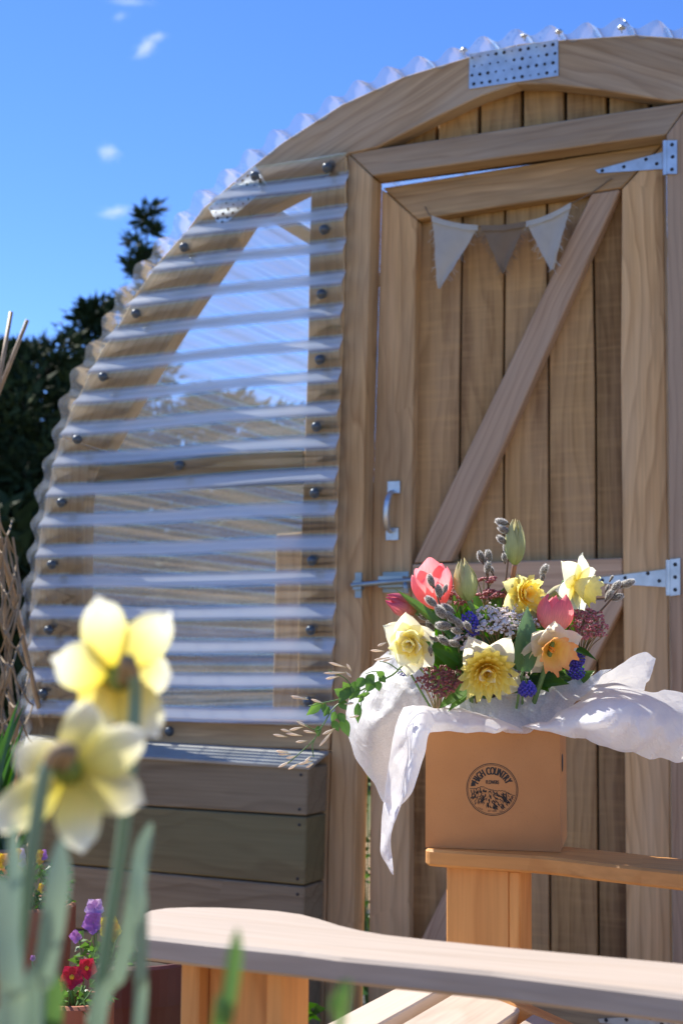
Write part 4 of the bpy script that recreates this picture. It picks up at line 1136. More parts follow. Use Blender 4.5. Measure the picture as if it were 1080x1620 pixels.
daffodil('yellow daffodil seen from the side, highest beside the strap hinge', (912, 925), 1.84, (0.70, -0.62, -0.32), 50,
         (9, 24, 32), [88, 140, 195, 250, 310, 30], M_PET_C, M_PET_Y, GD, tilt=[-0.15, -0.3, -0.1, 0.15, 0.1, 0.0], wpx=38, layers=1, ruff=0.2, cup=0.15, jag=0.04,
         stem=[P(893, 934, 1.87), P(870, 950, 1.88), P(850, 1010, 1.87), root_pt(3)])
daffodil('cream daffodil with a salmon-orange ruffled trumpet, below the rose tulip', (868, 1024), 1.765, (0.34, -1, -0.42), 50,
         (9, 30, 36), [95, 145, 195, 250, 20, 320], M_PET_P, M_COR_O, GD, tilt=[0.25, 0.15, -0.05, -0.2, 0.05, -0.1], wpx=46, layers=1, ruff=0.22, cup=0.16, jag=0.09, lens=[0.95, 0.85, 0.95, 1.05, 1.12, 0.9])
v, f = tube([P(862, 948, 1.86), P(880, 936, 1.855), P(903, 927, 1.85), P(914, 926, 1.845)], [0.0045, 0.0075, 0.006, 0.004], 9, 5)
sh = obj('flower_sheath', v, f, M_SHEATH, None, True); sh.name = 'sheath'
dfo = [o for o in WM if o.name.startswith('daffodil') and 'seen from the side' in o.get('label', '')][0]
setp(sh, WM[sh], dfo)

# ---- tulips
GT = 'tulips in the bouquet'
tulip('open coral pink tulip standing behind the pussy willow, petals spread', (690, 962), (678, 899), 1.83, 66, M_TUL_PINK, GT, openf=0.7, d2=1.80, flare=0.06, roll=20)
tulip('closed mauve-pink tulip lying over towards the bolt, tip pointing outwards', (657, 968), (610, 947), 1.80, 34, M_TUL_MAUVE, GT, d2=1.785, roll=40, mids=[(690, 990, 1.81), (730, 1040, 1.83)])
tulip('rounded rose tulip half open between the two daffodils on the hinge side', (874, 1000), (883, 942), 1.775, 62, M_TUL_ROSE, GT, openf=0.3, d2=1.79, roll=10)
tulip('fat green tulip bud with a pink edge beside the coral tulip', (741, 951), (731, 884), 1.80, 37, M_TUL_GREEN, GT, roll=-10, mids=[(752, 975, 1.81), (765, 1030, 1.83)], petals=6)
tulip('tallest green tulip bud on a red stem, topmost of the bouquet', (814, 894), (815, 822), 1.80, 33, M_TUL_GREEN, GT, roll=35, stemmat=M_RSTEM, mids=[(810, 915, 1.81), (800, 960, 1.83)])
tulip('slim green and pink tulip bud tucked against the upright tulip leaf', (838, 1000), (852, 957), 1.80, 22, M_TUL_GREEN, GT, roll=0, mids=[(832, 1030, 1.81), (820, 1080, 1.82)])

# ---- broad leaves
GL = 'leaves in the bouquet'
def leaf_thing(label, cat, a, b, w, mat, **kw):
    A, B = P(*a), P(*b)
    t = thing('leaf_spray', label, cat, A, GL)
    s = a[2] / FPX
    rp = root_pt(int(a[0]))
    stem_to('stem', A, [A.lerp(rp, 0.4) + Vector((0, 0.01, 0))], rp, [0.0015, 0.002], M_STEM, t, 6)
    for k, (a_, b_, w_) in enumerate([(a, b, w)] + kw.pop('more', [])):
        leaf_at(P(*a_), P(*b_), w_, mat, t, s=s, seed=k, **kw)
    return t
leaf_thing('upright blue-green tulip leaf in front of the small white flowers', 'leaf', (826, 1062, 1.76), (834, 957, 1.765), 34, M_LEAF_T, fold=0.35, point=0.6, up=(0.35, -1, 0.1), base=0.6)
leaf_thing('long pointed green leaf between the mauve and coral tulips', 'leaf', (712, 1005, 1.80), (624, 931, 1.775), 24, M_LEAF_M, fold=0.3, up=(0.2, -0.8, 0.8))
leaf_thing('broad dark glossy leaf beside the lemon double daffodil', 'leaf', (735, 1058, 1.785), (672, 1014, 1.745), 36, M_LEAF_D, up=(0.1, -1, 0.5), more=[((738, 1066, 1.785), (722, 1035, 1.76), 20)])
leaf_thing('pair of green leaves drooping over the tissue fold', 'leaves', (742, 1083, 1.79), (693, 1122, 1.755), 24, M_LEAF_M, up=(0, -0.7, 0.9), more=[((735, 1080, 1.80), (690, 1108, 1.77), 12), ((745, 1090, 1.79), (708, 1126, 1.76), 16)])
leaf_thing('narrow green leaf arching out under the pink buds', 'leaf', (898, 1022, 1.80), (944, 1038, 1.78), 16, M_LEAF_D, up=(0.2, -0.7, 0.8), bend=-0.15)
leaf_thing('dark leaves under the orange-trumpet daffodil', 'leaves', (840, 1075, 1.80), (900, 1082, 1.77), 26, M_LEAF_D, up=(0, -1, 0.6), more=[((838, 1068, 1.81), (868, 1095, 1.78), 24), ((850, 1065, 1.82), (905, 1072, 1.79), 18)])
leaf_thing('small bright green leaves among the highest pink buds', 'leaves', (775, 985, 1.84), (800, 925, 1.82), 22, M_LEAF_M, up=(0.3, -1, 0.3), more=[((770, 985, 1.84), (782, 940, 1.82), 16), ((790, 980, 1.85), (815, 945, 1.84), 18), ((760, 975, 1.85), (748, 930, 1.86), 16)])
# dark filling between the stems
rr = random.Random(5)
fill = thing('evergreen_foliage', 'dark green filler leaves packed low between the flower stems', 'foliage', P(780, 1080, 1.85), GL)
for k in range(170):
    a = P(rr.uniform(690, 900), rr.uniform(985, 1100), rr.uniform(1.825, 1.91))
    an = rr.uniform(-1.2, 1.2)
    b = a + Vector((math.sin(an) * 0.04, rr.uniform(-0.035, 0.02), math.cos(an) * rr.uniform(0.025, 0.055)))
    leaf_at(a, b, rr.uniform(20, 32), M_LEAF_D if rr.random() < 0.75 else M_LEAF_M, fill, up=(rr.uniform(-.5, .5), -1, rr.uniform(0, .8)), seed=k)

# ---- pussy willow
hairs_v, hairs_f = [], []
rr = random.Random(2)
CL, CW = 0.0150, 0.0078
for k in range(1100):
    t = rr.uniform(0.02, 0.99); th = rr.uniform(0, 2 * math.pi)
    r = CW * 0.5 * math.sin(math.pi * (0.06 + 0.90 * t)) ** 0.6
    nrm_ = Vector((math.cos(th), 0.25 + 0.9 * t ** 2, math.sin(th))).normalized()
    p = Vector((r * math.cos(th), CL * t, r * math.sin(th)))
    q = p + (nrm_ + Vector((rr.uniform(-.4, .4), rr.uniform(0.1, .8), rr.uniform(-.4, .4)))).normalized() * rr.uniform(0.0012, 0.0024)
    sd = nrm_.cross(Vector((rr.uniform(-1, 1), rr.uniform(-1, 1), rr.uniform(-1, 1)))).normalized() * 0.00008
    n0 = len(hairs_v); hairs_v += [p - sd, p + sd, q]; hairs_f.append((n0, n0 + 1, n0 + 2))
FUZZ_ME = mesh_from('fuzz', hairs_v, hairs_f, M_FUZZ)
cv, cf = lathe(Vector(), [(CW * 0.5 * math.sin(math.pi * (0.05 + 0.92 * t)) ** 0.6, CL * t) for t in [0, .06, .15, .3, .45, .6, .75, .87, .95, 1.0]], 12, Vector((0, 1, 0)), Vector((1, 0, 0)))
CAT_ME = mesh_from('catkin', cv, cf, M_CATKIN, True)
def willow(label, stem, cats, seed=1, rootit=True):
    """stem: (px, py, d) from the tip down; cats: (px, py, d, direction in degrees, size)."""
    pts = [P(*q) for q in stem]
    t = thing('pussy_willow', label, 'pussy willow', pts[-1], 'pussy willow twigs in the bouquet')
    if rootit: pts.append(root_pt(seed))
    v, f = tube(pts, [0.0009, 0.0014, 0.002], 6, 5); obj('twig', v, f, M_TWIG, t, True)
    rr = random.Random(seed)
    for (x, y, d, an, sc) in cats:
        ax = (CR * math.cos(R(an)) + CU * math.sin(R(an)) - _f * rr.uniform(0, .25)).normalized()
        c = P(x, y, d) - ax * CL * sc * 0.5
        M = Matrix.Translation(c) @ orient(ax.cross(Vector((rr.uniform(-.3, .3), -1, rr.uniform(-.3, .3)))), ax) @ Matrix.Scale(sc, 4)
        o = link_mesh('catkin', CAT_ME, None, t, M)
        link_mesh('fuzz', FUZZ_ME, None, o, M)
        v, f = tube([c, c - ax * 0.003], [0.0014, 0.001], 5, 1); obj('bud_scale', v, f, M_TWIG, t)
willow('upright pussy willow twig leaning on the tallest green bud', [(806, 828, 1.80), (803, 885, 1.81), (797, 940, 1.82), (790, 1000, 1.84)], [(793, 826, 1.80, 165, 1.1), (796, 838, 1.795, 150, 1.05), (793, 854, 1.795, 140, 1.0), (800, 869, 1.80, 110, 0.85), (797, 882, 1.79, 100, 0.75)], 1)
willow('pussy willow twig with three catkins above the highest pink buds', [(768, 884, 1.83), (771, 905, 1.83), (776, 960, 1.84)], [(760, 881, 1.83, 110, 1.05), (772, 880, 1.825, 98, 1.1), (771, 898, 1.82, 80, 1.05), (777, 902, 1.83, 110, 0.7)], 2)
willow('heavy pussy willow twig crossing in front of the coral tulip', [(683, 918, 1.745), (690, 938, 1.75), (698, 962, 1.755), (718, 978, 1.76), (745, 1000, 1.77), (770, 1040, 1.80)],
       [(681, 918, 1.745, 108, 1.05), (694, 935, 1.745, 100, 1.1), (704, 931, 1.755, 70, 0.75), (681, 951, 1.74, 140, 1.1), (697, 968, 1.735, 128, 1.3), (707, 963, 1.745, 150, 1.2), (701, 990, 1.735, 172, 1.25), (725, 986, 1.74, 125, 1.0), (713, 977, 1.74, 130, 1.1), (739, 990, 1.74, 125, 0.85), (722, 998, 1.74, 160, 0.9)], 3)
willow('shaded pussy willow twig above the broad dark leaf', [(690, 1008, 1.755), (715, 1020, 1.76), (745, 1030, 1.78)], [(686, 1010, 1.75, 150, 0.85), (701, 1013, 1.745, 140, 1.05), (718, 1018, 1.75, 160, 0.95), (680, 1028, 1.75, 100, 0.7)], 4)
willow('single pussy willow catkin over the bright yellow frilled daffodil', [(858, 900, 1.83), (857, 918, 1.83), (848, 960, 1.84)], [(860, 902, 1.83, 62, 1.1), (858, 913, 1.83, 80, 0.8)], 5)
willow('forked pussy willow twig reaching out beside the strap hinge', [(983, 922, 1.80), (968, 945, 1.80), (948, 968, 1.81), (915, 1000, 1.82)], [(993, 923, 1.80, 25, 1.15), (974, 927, 1.795, 50, 1.05), (984, 925, 1.805, 40, 0.9), (963, 941, 1.795, 60, 1.0), (976, 945, 1.80, 20, 1.05), (960, 930, 1.805, 70, 0.55), (967, 914, 1.81, 62, 0.45)], 6)
willow('curled silvery catkin low beside the big double daffodil', [(812, 1066, 1.76), (806, 1072, 1.78), (802, 1084, 1.81)], [(810, 1066, 1.75, 200, 1.0)], 7)
willow('pale catkins behind the mauve tulip and the lemon daffodil', [(650, 985, 1.80), (672, 988, 1.80), (700, 1000, 1.81)], [(648, 985, 1.79, 170, 1.1), (671, 976, 1.80, 160, 1.0), (680, 990, 1.79, 120, 1.0)], 8)

# ---- clusters of small flowers and buds
def cluster(name, label, cat, c, d, rx, ry, mat, n, bpx, flat=0.5, group=None, seed=0, star=False, stalkmat=None, tilt=(0, -0.6, 1)):
    s = PXM(d); o = P(*c, d); rr = random.Random(seed)
    t = thing(name, label, cat, o, group)
    M = orient(tilt, Vector((0, 0, 1)) if abs(tilt[2]) < 0.9 else Vector((0, 1, 0))).to_3x3()
    heads = MB(); stalks = MB()
    foot = o - Z * (0.028 + ry * s) + Vector((0, 0.045, 0))
    nsub = max(4, n // 22)
    subs = []
    for k in range(nsub):
        a = rr.uniform(0, 6.28); q = math.sqrt((k + 0.5) / nsub)
        subs.append(Vector((math.cos(k * 2.4) * q, math.sin(k * 2.4) * q, 0)))
    for sb in subs:
        base_ = o + CR * (sb.x * rx * s) + CU * (sb.y * ry * s * 0.8) - _f * (0.012 * (1 - sb.length) * flat * 2) - Z * 0.006 + Vector((0, sb.y * ry * s * 0.7, 0))
        stalks.tube([foot, foot.lerp(base_, 0.6) + Vector((0, 0.004, 0.004)), base_], [0.0009, 0.0006], 5, 3)
        for k in range(n // nsub):
            dv = Vector((rr.gauss(0, 1), rr.gauss(0, 1) - 0.3, abs(rr.gauss(0, 1)) * 0.9)).normalized()
            p = base_ + Vector((dv.x * rx * s * 0.34, dv.y * rx * s * 0.34, dv.z * ry * s * 0.34)) + Z * 0.002
            r = bpx * s * rr.uniform(0.75, 1.2)
            if star:
                fm = orient((dv + Vector((0, -.5, .7))).normalized()).to_3x3()
                for q in range(5):
                    an = q * 2 * math.pi / 5
                    heads.add(*ico(p + fm @ Vector((math.cos(an) * r * 0.85, math.sin(an) * r * 0.85, 0)), r * 0.62, 0 if False else 1))
                if rr.random() < .3: heads.add(*ico(p + Vector((r * 2, 0, r * 2)), r * 0.9, 1))
            else:
                heads.add(*ico(p, r, 1))
            if k % 3 == 0: stalks.tube([base_, p], [0.0005, 0.0004], 3, 1)
    h = heads.build('floret' if star else 'buds', mat, t, smooth=True); h['kind'] = 'stuff'
    st = stalks.build('stalks', stalkmat or M_STALK, t); st['kind'] = 'stuff'
    rp = root_pt(seed); v, f = tube([foot, foot.lerp(rp, 0.5), rp], [0.0013, 0.0018], 5, 4); obj('stem', v, f, M_STALK, t)
    return t
GB = 'sprays of small buds in the bouquet'
cluster('viburnum_cluster', 'flat head of tiny whitish flowers in the centre of the bouquet', 'flower cluster', (796, 982), 1.785, 44, 30, M_BUDW, 330, 1.95, seed=1, star=True, group=GB, tilt=(0, -0.8, 0.7))
cluster('viburnum_cluster', 'small tuft of whitish flowers under the crossing pussy willow', 'flower cluster', (733, 1012), 1.785, 20, 17, M_BUDW, 80, 1.95, seed=2, star=True, group=GB)
cluster('bud_spray', 'rosy bud spray highest beside the upright pussy willow', 'flower buds', (771, 913), 1.84, 17, 6, M_BUDP, 130, 1.8, seed=3, group=GB)
cluster('bud_spray', 'wide rosy bud spray over the bright green leaves', 'flower buds', (780, 936), 1.83, 28, 9, M_BUDP, 210, 1.85, seed=4, group=GB)
cluster('bud_spray', 'rosy buds half hidden between the coral tulip and fat green bud', 'flower buds', (722, 942), 1.84, 22, 20, M_BUDP, 170, 1.9, seed=5, group=GB)
cluster('bud_spray', 'dark red bud spray spilling onto the tissue bowl', 'flower buds', (697, 1075), 1.765, 30, 30, M_BUDD, 400, 2.1, seed=6, group=GB)
cluster('bud_spray', 'pink bud spray on the hinge side below the forked willow', 'flower buds', (927, 985), 1.80, 29, 30, M_BUDP, 430, 1.75, seed=7, group=GB)
cluster('bud_spray', 'few pale pink buds beside the lowest grape hyacinth', 'flower buds', (825, 1066), 1.79, 12, 10, M_BUDW, 26, 2.2, seed=8, group=GB)
def muscari(label, a, b, d, wpx, n=70, seed=0):
    A, B = P(*a, d), P(*b, d + 0.004); s = PXM(d); rr = random.Random(seed)
    t = thing('grape_hyacinth', label, 'grape hyacinth', A, 'grape hyacinths in the bouquet')
    ax = B - A; h = MB(); Mx = orient(ax).to_3x3()
    for k in range(n):
        q = (k + 0.5) / n; th = k * 2.4
        r = wpx * 0.5 * s * math.sin(math.pi * (0.12 + 0.80 * (1 - q) ** 0.8 * 1.0)) ** 0.7
        o = A + ax * q + Mx @ Vector((math.cos(th) * r, math.sin(th) * r, 0))
        h.add(*ico(o, wpx * s * (0.13 if q < .75 else 0.10) * rr.uniform(.85, 1.15), 1))
    q = h.build('bells', M_BLUE, t, smooth=True); q['kind'] = 'stuff'
    rp = root_pt(seed + 20); stem_to('stem', B, [A, A + Vector((0, 0.03, -0.002)), A.lerp(rp, 0.6) + Vector((0, 0.015, 0))], rp, [0.001, 0.0017], M_STEM, t, 6)
muscari('violet grape hyacinth beside the crossing pussy willow', (752, 1004), (737, 970), 1.775, 22, 80, 1)
muscari('short grape hyacinth right over the tissue, between double and orange daffodils', (832, 1080), (834, 1100), 1.755, 25, 60, 2)
muscari('upper grape hyacinth behind the orange trumpet', (903, 1052), (920, 1038), 1.80, 20, 60, 3)
muscari('lower grape hyacinth behind the orange trumpet', (898, 1064), (922, 1063), 1.80, 20, 60, 4)
muscari('little grape hyacinth tip lying on the tissue bowl', (650, 1062), (630, 1063), 1.80, 13, 40, 5)

# ---- trailing jasmine
M_JBUD = leafy('jasmine_bud', (0.50, 0.42, 0.22), (0.84, 0.70, 0.55), 0.35, (0.82, 0.74, 0.58), veins=6, var=0.1)
jas = thing('jasmine_sprig', 'trailing jasmine sprig with pale slender buds hanging out past the tissue', 'jasmine', P(640, 1052, 1.80))
def jst(pts, r=(0.0009, 0.0006)):
    v, f = tube([P(*q) for q in pts], list(r), 5, 5); return obj('stem', v, f, M_STEM, jas, True)
jst([(700, 1100, 1.84), (652, 1048, 1.79), (620, 1068, 1.765), (585, 1085, 1.75), (553, 1102, 1.745), (528, 1120, 1.74), (512, 1145, 1.735), (498, 1168, 1.735), (480, 1186, 1.735), (455, 1208, 1.735)], (0.0016, 0.001, 0.0006))
jst([(553, 1102, 1.745), (530, 1108, 1.74), (510, 1112, 1.735), (488, 1117, 1.735)])
jst([(590, 1082, 1.75), (575, 1095, 1.745), (570, 1120, 1.745), (564, 1140, 1.745)])
jst([(600, 1076, 1.752), (604, 1066, 1.75), (592, 1062, 1.745), (578, 1066, 1.745)])
jst([(498, 1168, 1.735), (494, 1180, 1.735), (496, 1198, 1.735)]); jst([(512, 1145, 1.735), (500, 1155, 1.735), (470, 1140, 1.735)])
jst([(560, 1098, 1.745), (548, 1075, 1.74), (520, 1060, 1.735)]); jst([(630, 1060, 1.77), (615, 1050, 1.755), (600, 1046, 1.75)])
for k, (a, b, w) in enumerate([((556, 1083), (535, 1113), 18), ((562, 1078), (557, 1098), 14), ((580, 1068), (592, 1083), 18), ((590, 1076), (580, 1096), 16), ((575, 1072), (564, 1090), 15), ((508, 1112), (484, 1132), 14), ((514, 1112), (510, 1127), 9),
        ((536, 1128), (545, 1145), 13), ((530, 1126), (524, 1142), 12), ((540, 1136), (552, 1166), 16), ((566, 1112), (566, 1145), 12), ((585, 1096), (560, 1104), 8), ((503, 1148), (504, 1166), 10), ((600, 1070), (610, 1080), 12), ((575, 1100), (566, 1112), 9), ((545, 1100), (528, 1090), 14), ((538, 1108), (548, 1124), 14), ((520, 1118), (512, 1134), 11), ((552, 1092), (542, 1078), 12), ((568, 1086), (552, 1108), 15), ((596, 1078), (600, 1094), 13), ((608, 1070), (594, 1062), 11), ((526, 1140), (536, 1158), 12)]):
    leaf_at(P(*a, 1.743), P(*b, 1.738), w, M_LEAF_M, jas, s=1.74 / FPX, up=(0.2 * math.sin(k), -1, 0.5 * math.cos(k * 2)), seed=k)
def bud(a, b, w=4.4):
    A, B = P(*a, 1.737), P(*b, 1.734); ax = B - A
    v, f = lathe(A, [(0.0004, 0), (w * 0.25 * PXM(1.74), ax.length * 0.25), (w * 0.5 * PXM(1.74), ax.length * 0.65), (w * 0.36 * PXM(1.74), ax.length * 0.85), (0.0002, ax.length)], 7, ax)
    # local copy along +Y so the colour runs along the bud
    M = Matrix.Translation(A) @ orient(ax.cross(Vector((0, -1, 0.1))), ax); Mi = M.inverted()
    link_mesh('bud', mesh_from('bud', [Mi @ q for q in v], f, M_JBUD, True), None, jas, M)
for a, b in [((488, 1107), (460, 1101)), ((484, 1104), (462, 1104)), ((512, 1113), (492, 1106)), ((548, 1056), (520, 1048)), ((550, 1064), (512, 1065)), ((536, 1070), (515, 1074)), ((556, 1062), (548, 1050)), ((546, 1062), (556, 1072)),
             ((492, 1152), (469, 1141)), ((480, 1150), (458, 1155)), ((500, 1160), (480, 1156)), ((478, 1164), (452, 1160)), ((455, 1166), (432, 1162)), ((462, 1158), (444, 1154)), ((486, 1172), (468, 1174)), ((527, 1155), (505, 1181)), ((530, 1152), (510, 1162)),
             ((456, 1190), (436, 1188)), ((460, 1193), (440, 1193)), ((462, 1203), (440, 1214)), ((472, 1208), (456, 1217)), ((470, 1196), (452, 1199)), ((492, 1196), (482, 1206)), ((494, 1204), (472, 1209)), ((496, 1208), (484, 1214)),
             ((608, 1030), (586, 1029)), ((612, 1016), (597, 1022)), ((616, 1040), (592, 1044)), ((620, 1042), (605, 1046)), ((545, 1114), (560, 1112)), ((553, 1135), (568, 1132))]:
    bud(a, b)
# ------------------------------------------------------------------ daffodils close to the camera, in a tall planter
M_FG_PET = leafy('lemon_white_petal', (0.72, 0.58, 0.04), (0.90, 0.90, 0.80), 0.52, (0.87, 0.79, 0.30), veins=26, var=0.15, midpos=0.5, tsat=1.1)
M_FG_COR = leafy('lemon_trumpet', (0.55, 0.42, 0.02), (0.82, 0.66, 0.10), 0.5, (0.78, 0.60, 0.03), axis=2, veins=24, var=0.2)
M_FG_STEM = leafy('grey_green_stem', (0.13, 0.21, 0.12), (0.22, 0.31, 0.20), 0.12, axis=2, veins=10)
M_BLADE = leafy('grey_green_blade', (0.11, 0.22, 0.05), (0.27, 0.37, 0.26), 0.25, (0.20, 0.31, 0.19), veins=26, var=0.25, midpos=0.4, rough=0.5)
M_BLADE_G = leafy('fresh_green_blade', (0.06, 0.17, 0.02), (0.14, 0.27, 0.06), 0.35, veins=26, var=0.2)
M_OVARY = plain('green_ovary', (0.17, 0.22, 0.03), rough=0.5)
M_SPATHE = plain('brown_spathe', (0.36, 0.25, 0.14), rough=0.8, c2=(0.22, 0.15, 0.08), scale=200)
pb = P(110, 1500, 0.614)
M_TERRA = plain('terracotta', (0.36, 0.125, 0.065), rough=0.8, c2=(0.27, 0.095, 0.05), scale=14, bump=0.15)
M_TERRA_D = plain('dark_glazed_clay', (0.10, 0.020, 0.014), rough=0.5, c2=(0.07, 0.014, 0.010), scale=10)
pl_c = Vector((pb.x + 0.005, 0.63, 0))
planter = thing('tall_planter', 'tall clay planter that the nearest daffodils grow from', 'planter', pl_c)
v, f = lathe(pl_c, [(0.0, 0.0), (0.13, 0.0), (0.165, 0.44), (0.18, 0.445), (0.182, 0.49), (0.165, 0.49), (0.158, 0.455)], 32); obj('pot', v, f, M_TERRA, planter, smooth=False)
v, f = lathe(pl_c, [(0.159, 0.452), (0.08, 0.462), (0.0, 0.465)], 24); obj('soil', v, f, M_SOIL, planter)
def soil_pt(x, d): 
    return Vector((pl_c.x + max(-0.13, min(0.13, (x - pl_c.x) * 0.6)), pl_c.y + max(-.1, min(.1, d - 0.63)), 0.46))
def fg_daffodil(label, c, d, face, rpx, stem, angs, lens, tilts, up=Z, neck=None):
    s = PXM(d); o = P(*c, d)
    t = thing('daffodil', label, 'daffodil', o, 'daffodils close to the camera')
    M = Matrix.Translation(o) @ orient(face, up)
    for k, a in enumerate(angs):
        me = petal_me('petal', rpx * s * lens[k], rpx * 0.62 * s, 0.12, 0.0, 0.0, 0.05, nx=10, ny=16, round_=True, seed=k + int(c[0]), wav=0.06, mat=M_FG_PET)
        link_mesh('petal', me, None, t, M @ Matrix.Rotation(R(a - 90), 4, 'Z') @ Matrix.Translation((0, 0.04 * rpx * s, 0)) @ Matrix.Rotation(tilts[k], 4, 'X'))
    me = corona_me(0.17 * rpx * s, 0.42 * rpx * s, 0.55 * rpx * s, 0.2, 9, M_FG_COR, int(c[1]), 2, jag=0.05); link_mesh('trumpet', me, None, t, M)
    bk_ = M.to_3x3() @ Vector((0, 0, -1))
    e1 = o + bk_ * 0.012
    v, f = tube([o + bk_ * -0.002, o + bk_ * 0.006, e1], [0.0046, 0.0058, 0.0034], 10, 5); obj('ovary', v, f, M_OVARY, t, True)
    nk = [P(*q) for q in neck]
    v, f = tube([e1] + nk, [0.0028, 0.0034, 0.0028], 9, 6); obj('spathe', v, f, M_SPATHE, t, True)
    pts = [P(*q) for q in stem]
    pts.append(soil_pt(pts[-1].x, stem[-1][2]))
    v, f = tube([nk[-1]] + pts, [0.0026, 0.0028, 0.0030, 0.0032], 10, 6); obj('stem', v, f, M_FG_STEM, t, True)
fg_daffodil('upper blurred lemon and white daffodil turned away from the camera', (184, 1070), 0.614, (-0.36, 0.75, 0.12), 122,
            [(214, 1105, 0.602), (208, 1200, 0.602), (190, 1360, 0.606), (168, 1500, 0.610), (150, 1620, 0.614), (146, 1680, 0.618)],
            [72, 128, 180, 232, 290, 15], [1.05, 1.05, 0.8, 0.95, 0.85, 0.9], [-0.1, -0.05, 0.2, -0.1, 0.2, -0.2], neck=[(202, 1046, 0.593), (212, 1066, 0.596)])
fg_daffodil('lower blurred lemon and white daffodil with petals drooping over its stem', (112, 1222), 0.564, (0.10, 0.75, -0.22), 122,
            [(70, 1230, 0.549), (58, 1300, 0.552), (45, 1400, 0.556), (28, 1520, 0.564), (12, 1620, 0.573), (6, 1680, 0.581)],
            [95, 150, 200, 255, 322, 20], [0.95, 1.05, 1.0, 1.0, 1.2, 0.95], [0.1, -0.05, 0.1, 0.0, -0.1, 0.25], neck=[(112, 1190, 0.548), (92, 1190, 0.546), (78, 1208, 0.548)])
def blade(label, pts, w, mat, tw=0.0):
    pp = [P(*q) for q in pts]; pp.append(soil_pt(pp[-1].x, pts[-1][2]))
    path = crom(pp, 8); m = len(path); n = 6; s = PXM(pts[0][2])
    v, f = [], []
    for i, p in enumerate(path):
        t = i / (m - 1)
        ww = w * s * 0.5 * (min(1.0, (t / 0.16)) ** 0.55 if t > 0 else 0.04)
        tg = (path[min(i + 1, m - 1)] - path[max(i - 1, 0)]).normalized()
        side = tg.cross(Vector((math.sin(tw), -math.cos(tw), 0))).normalized(); nn = tg.cross(side)
        for j in range(n + 1):
            q = (j / n - 0.5) * 2; v.append(p + side * (q * ww) + nn * (0.30 * ww * q * q))
    for i in range(m - 1):
        for j in range(n): f.append((i * (n + 1) + j, i * (n + 1) + j + 1, (i + 1) * (n + 1) + j + 1, (i + 1) * (n + 1) + j))
    lo = min(range(len(v)), key=lambda k: v[k].z); org = v[lo]
    # rows are turned so that Y runs from the foot to the tip
    o = obj('daffodil_leaf', [Vector((q.x, q.z, -q.y)) for q in v], f, mat, None, True, origin=Vector((org.x, org.z, -org.y)))
    setp(o, Matrix(((1, 0, 0, org.x), (0, 0, -1, org.y), (0, 1, 0, org.z), (0, 0, 0, 1))), None)
    return tag(o, label, 'leaf', 'daffodil leaves close to the camera')
blade('wide pale blade beside the lower daffodil stem, tip under the flower', [(97, 1325, 0.531), (88, 1420, 0.531), (70, 1540, 0.539), (48, 1660, 0.548)], 40, M_BLADE)
blade('thick dark blade leaning on the upper daffodil stem with a bent pale tip', [(240, 1300, 0.581), (226, 1352, 0.581), (212, 1440, 0.581), (190, 1540, 0.589), (150, 1680, 0.598)], 28, M_BLADE, 0.5)
blade('thin straight blade just touching the end of the near armrest', [(216, 1370, 0.573), (222, 1440, 0.573), (222, 1540, 0.581), (216, 1680, 0.589)], 22, M_BLADE)
blade('narrow pale blade outside the lower daffodil stem', [(20, 1300, 0.548), (22, 1400, 0.548), (16, 1520, 0.548), (8, 1660, 0.556)], 24, M_BLADE)
blade('broad blade on the outermost edge of the clump', [(-4, 1380, 0.523), (6, 1470, 0.523), (14, 1560, 0.523), (20, 1680, 0.531)], 46, M_BLADE, -0.3)
blade('fresh green blade between the two daffodil stems', [(84, 1535, 0.581), (80, 1580, 0.581), (76, 1640, 0.581), (72, 1690, 0.581)], 40, M_BLADE_G)
blade('single fresh green blade rising across the near armrest', [(376, 1468, 0.481), (368, 1540, 0.481), (354, 1620, 0.481), (340, 1680, 0.486)], 24, M_BLADE_G)
blade('faint green blade low in front of the seat', [(527, 1572, 0.465), (530, 1600, 0.465), (530, 1660, 0.469)], 15, M_BLADE_G)

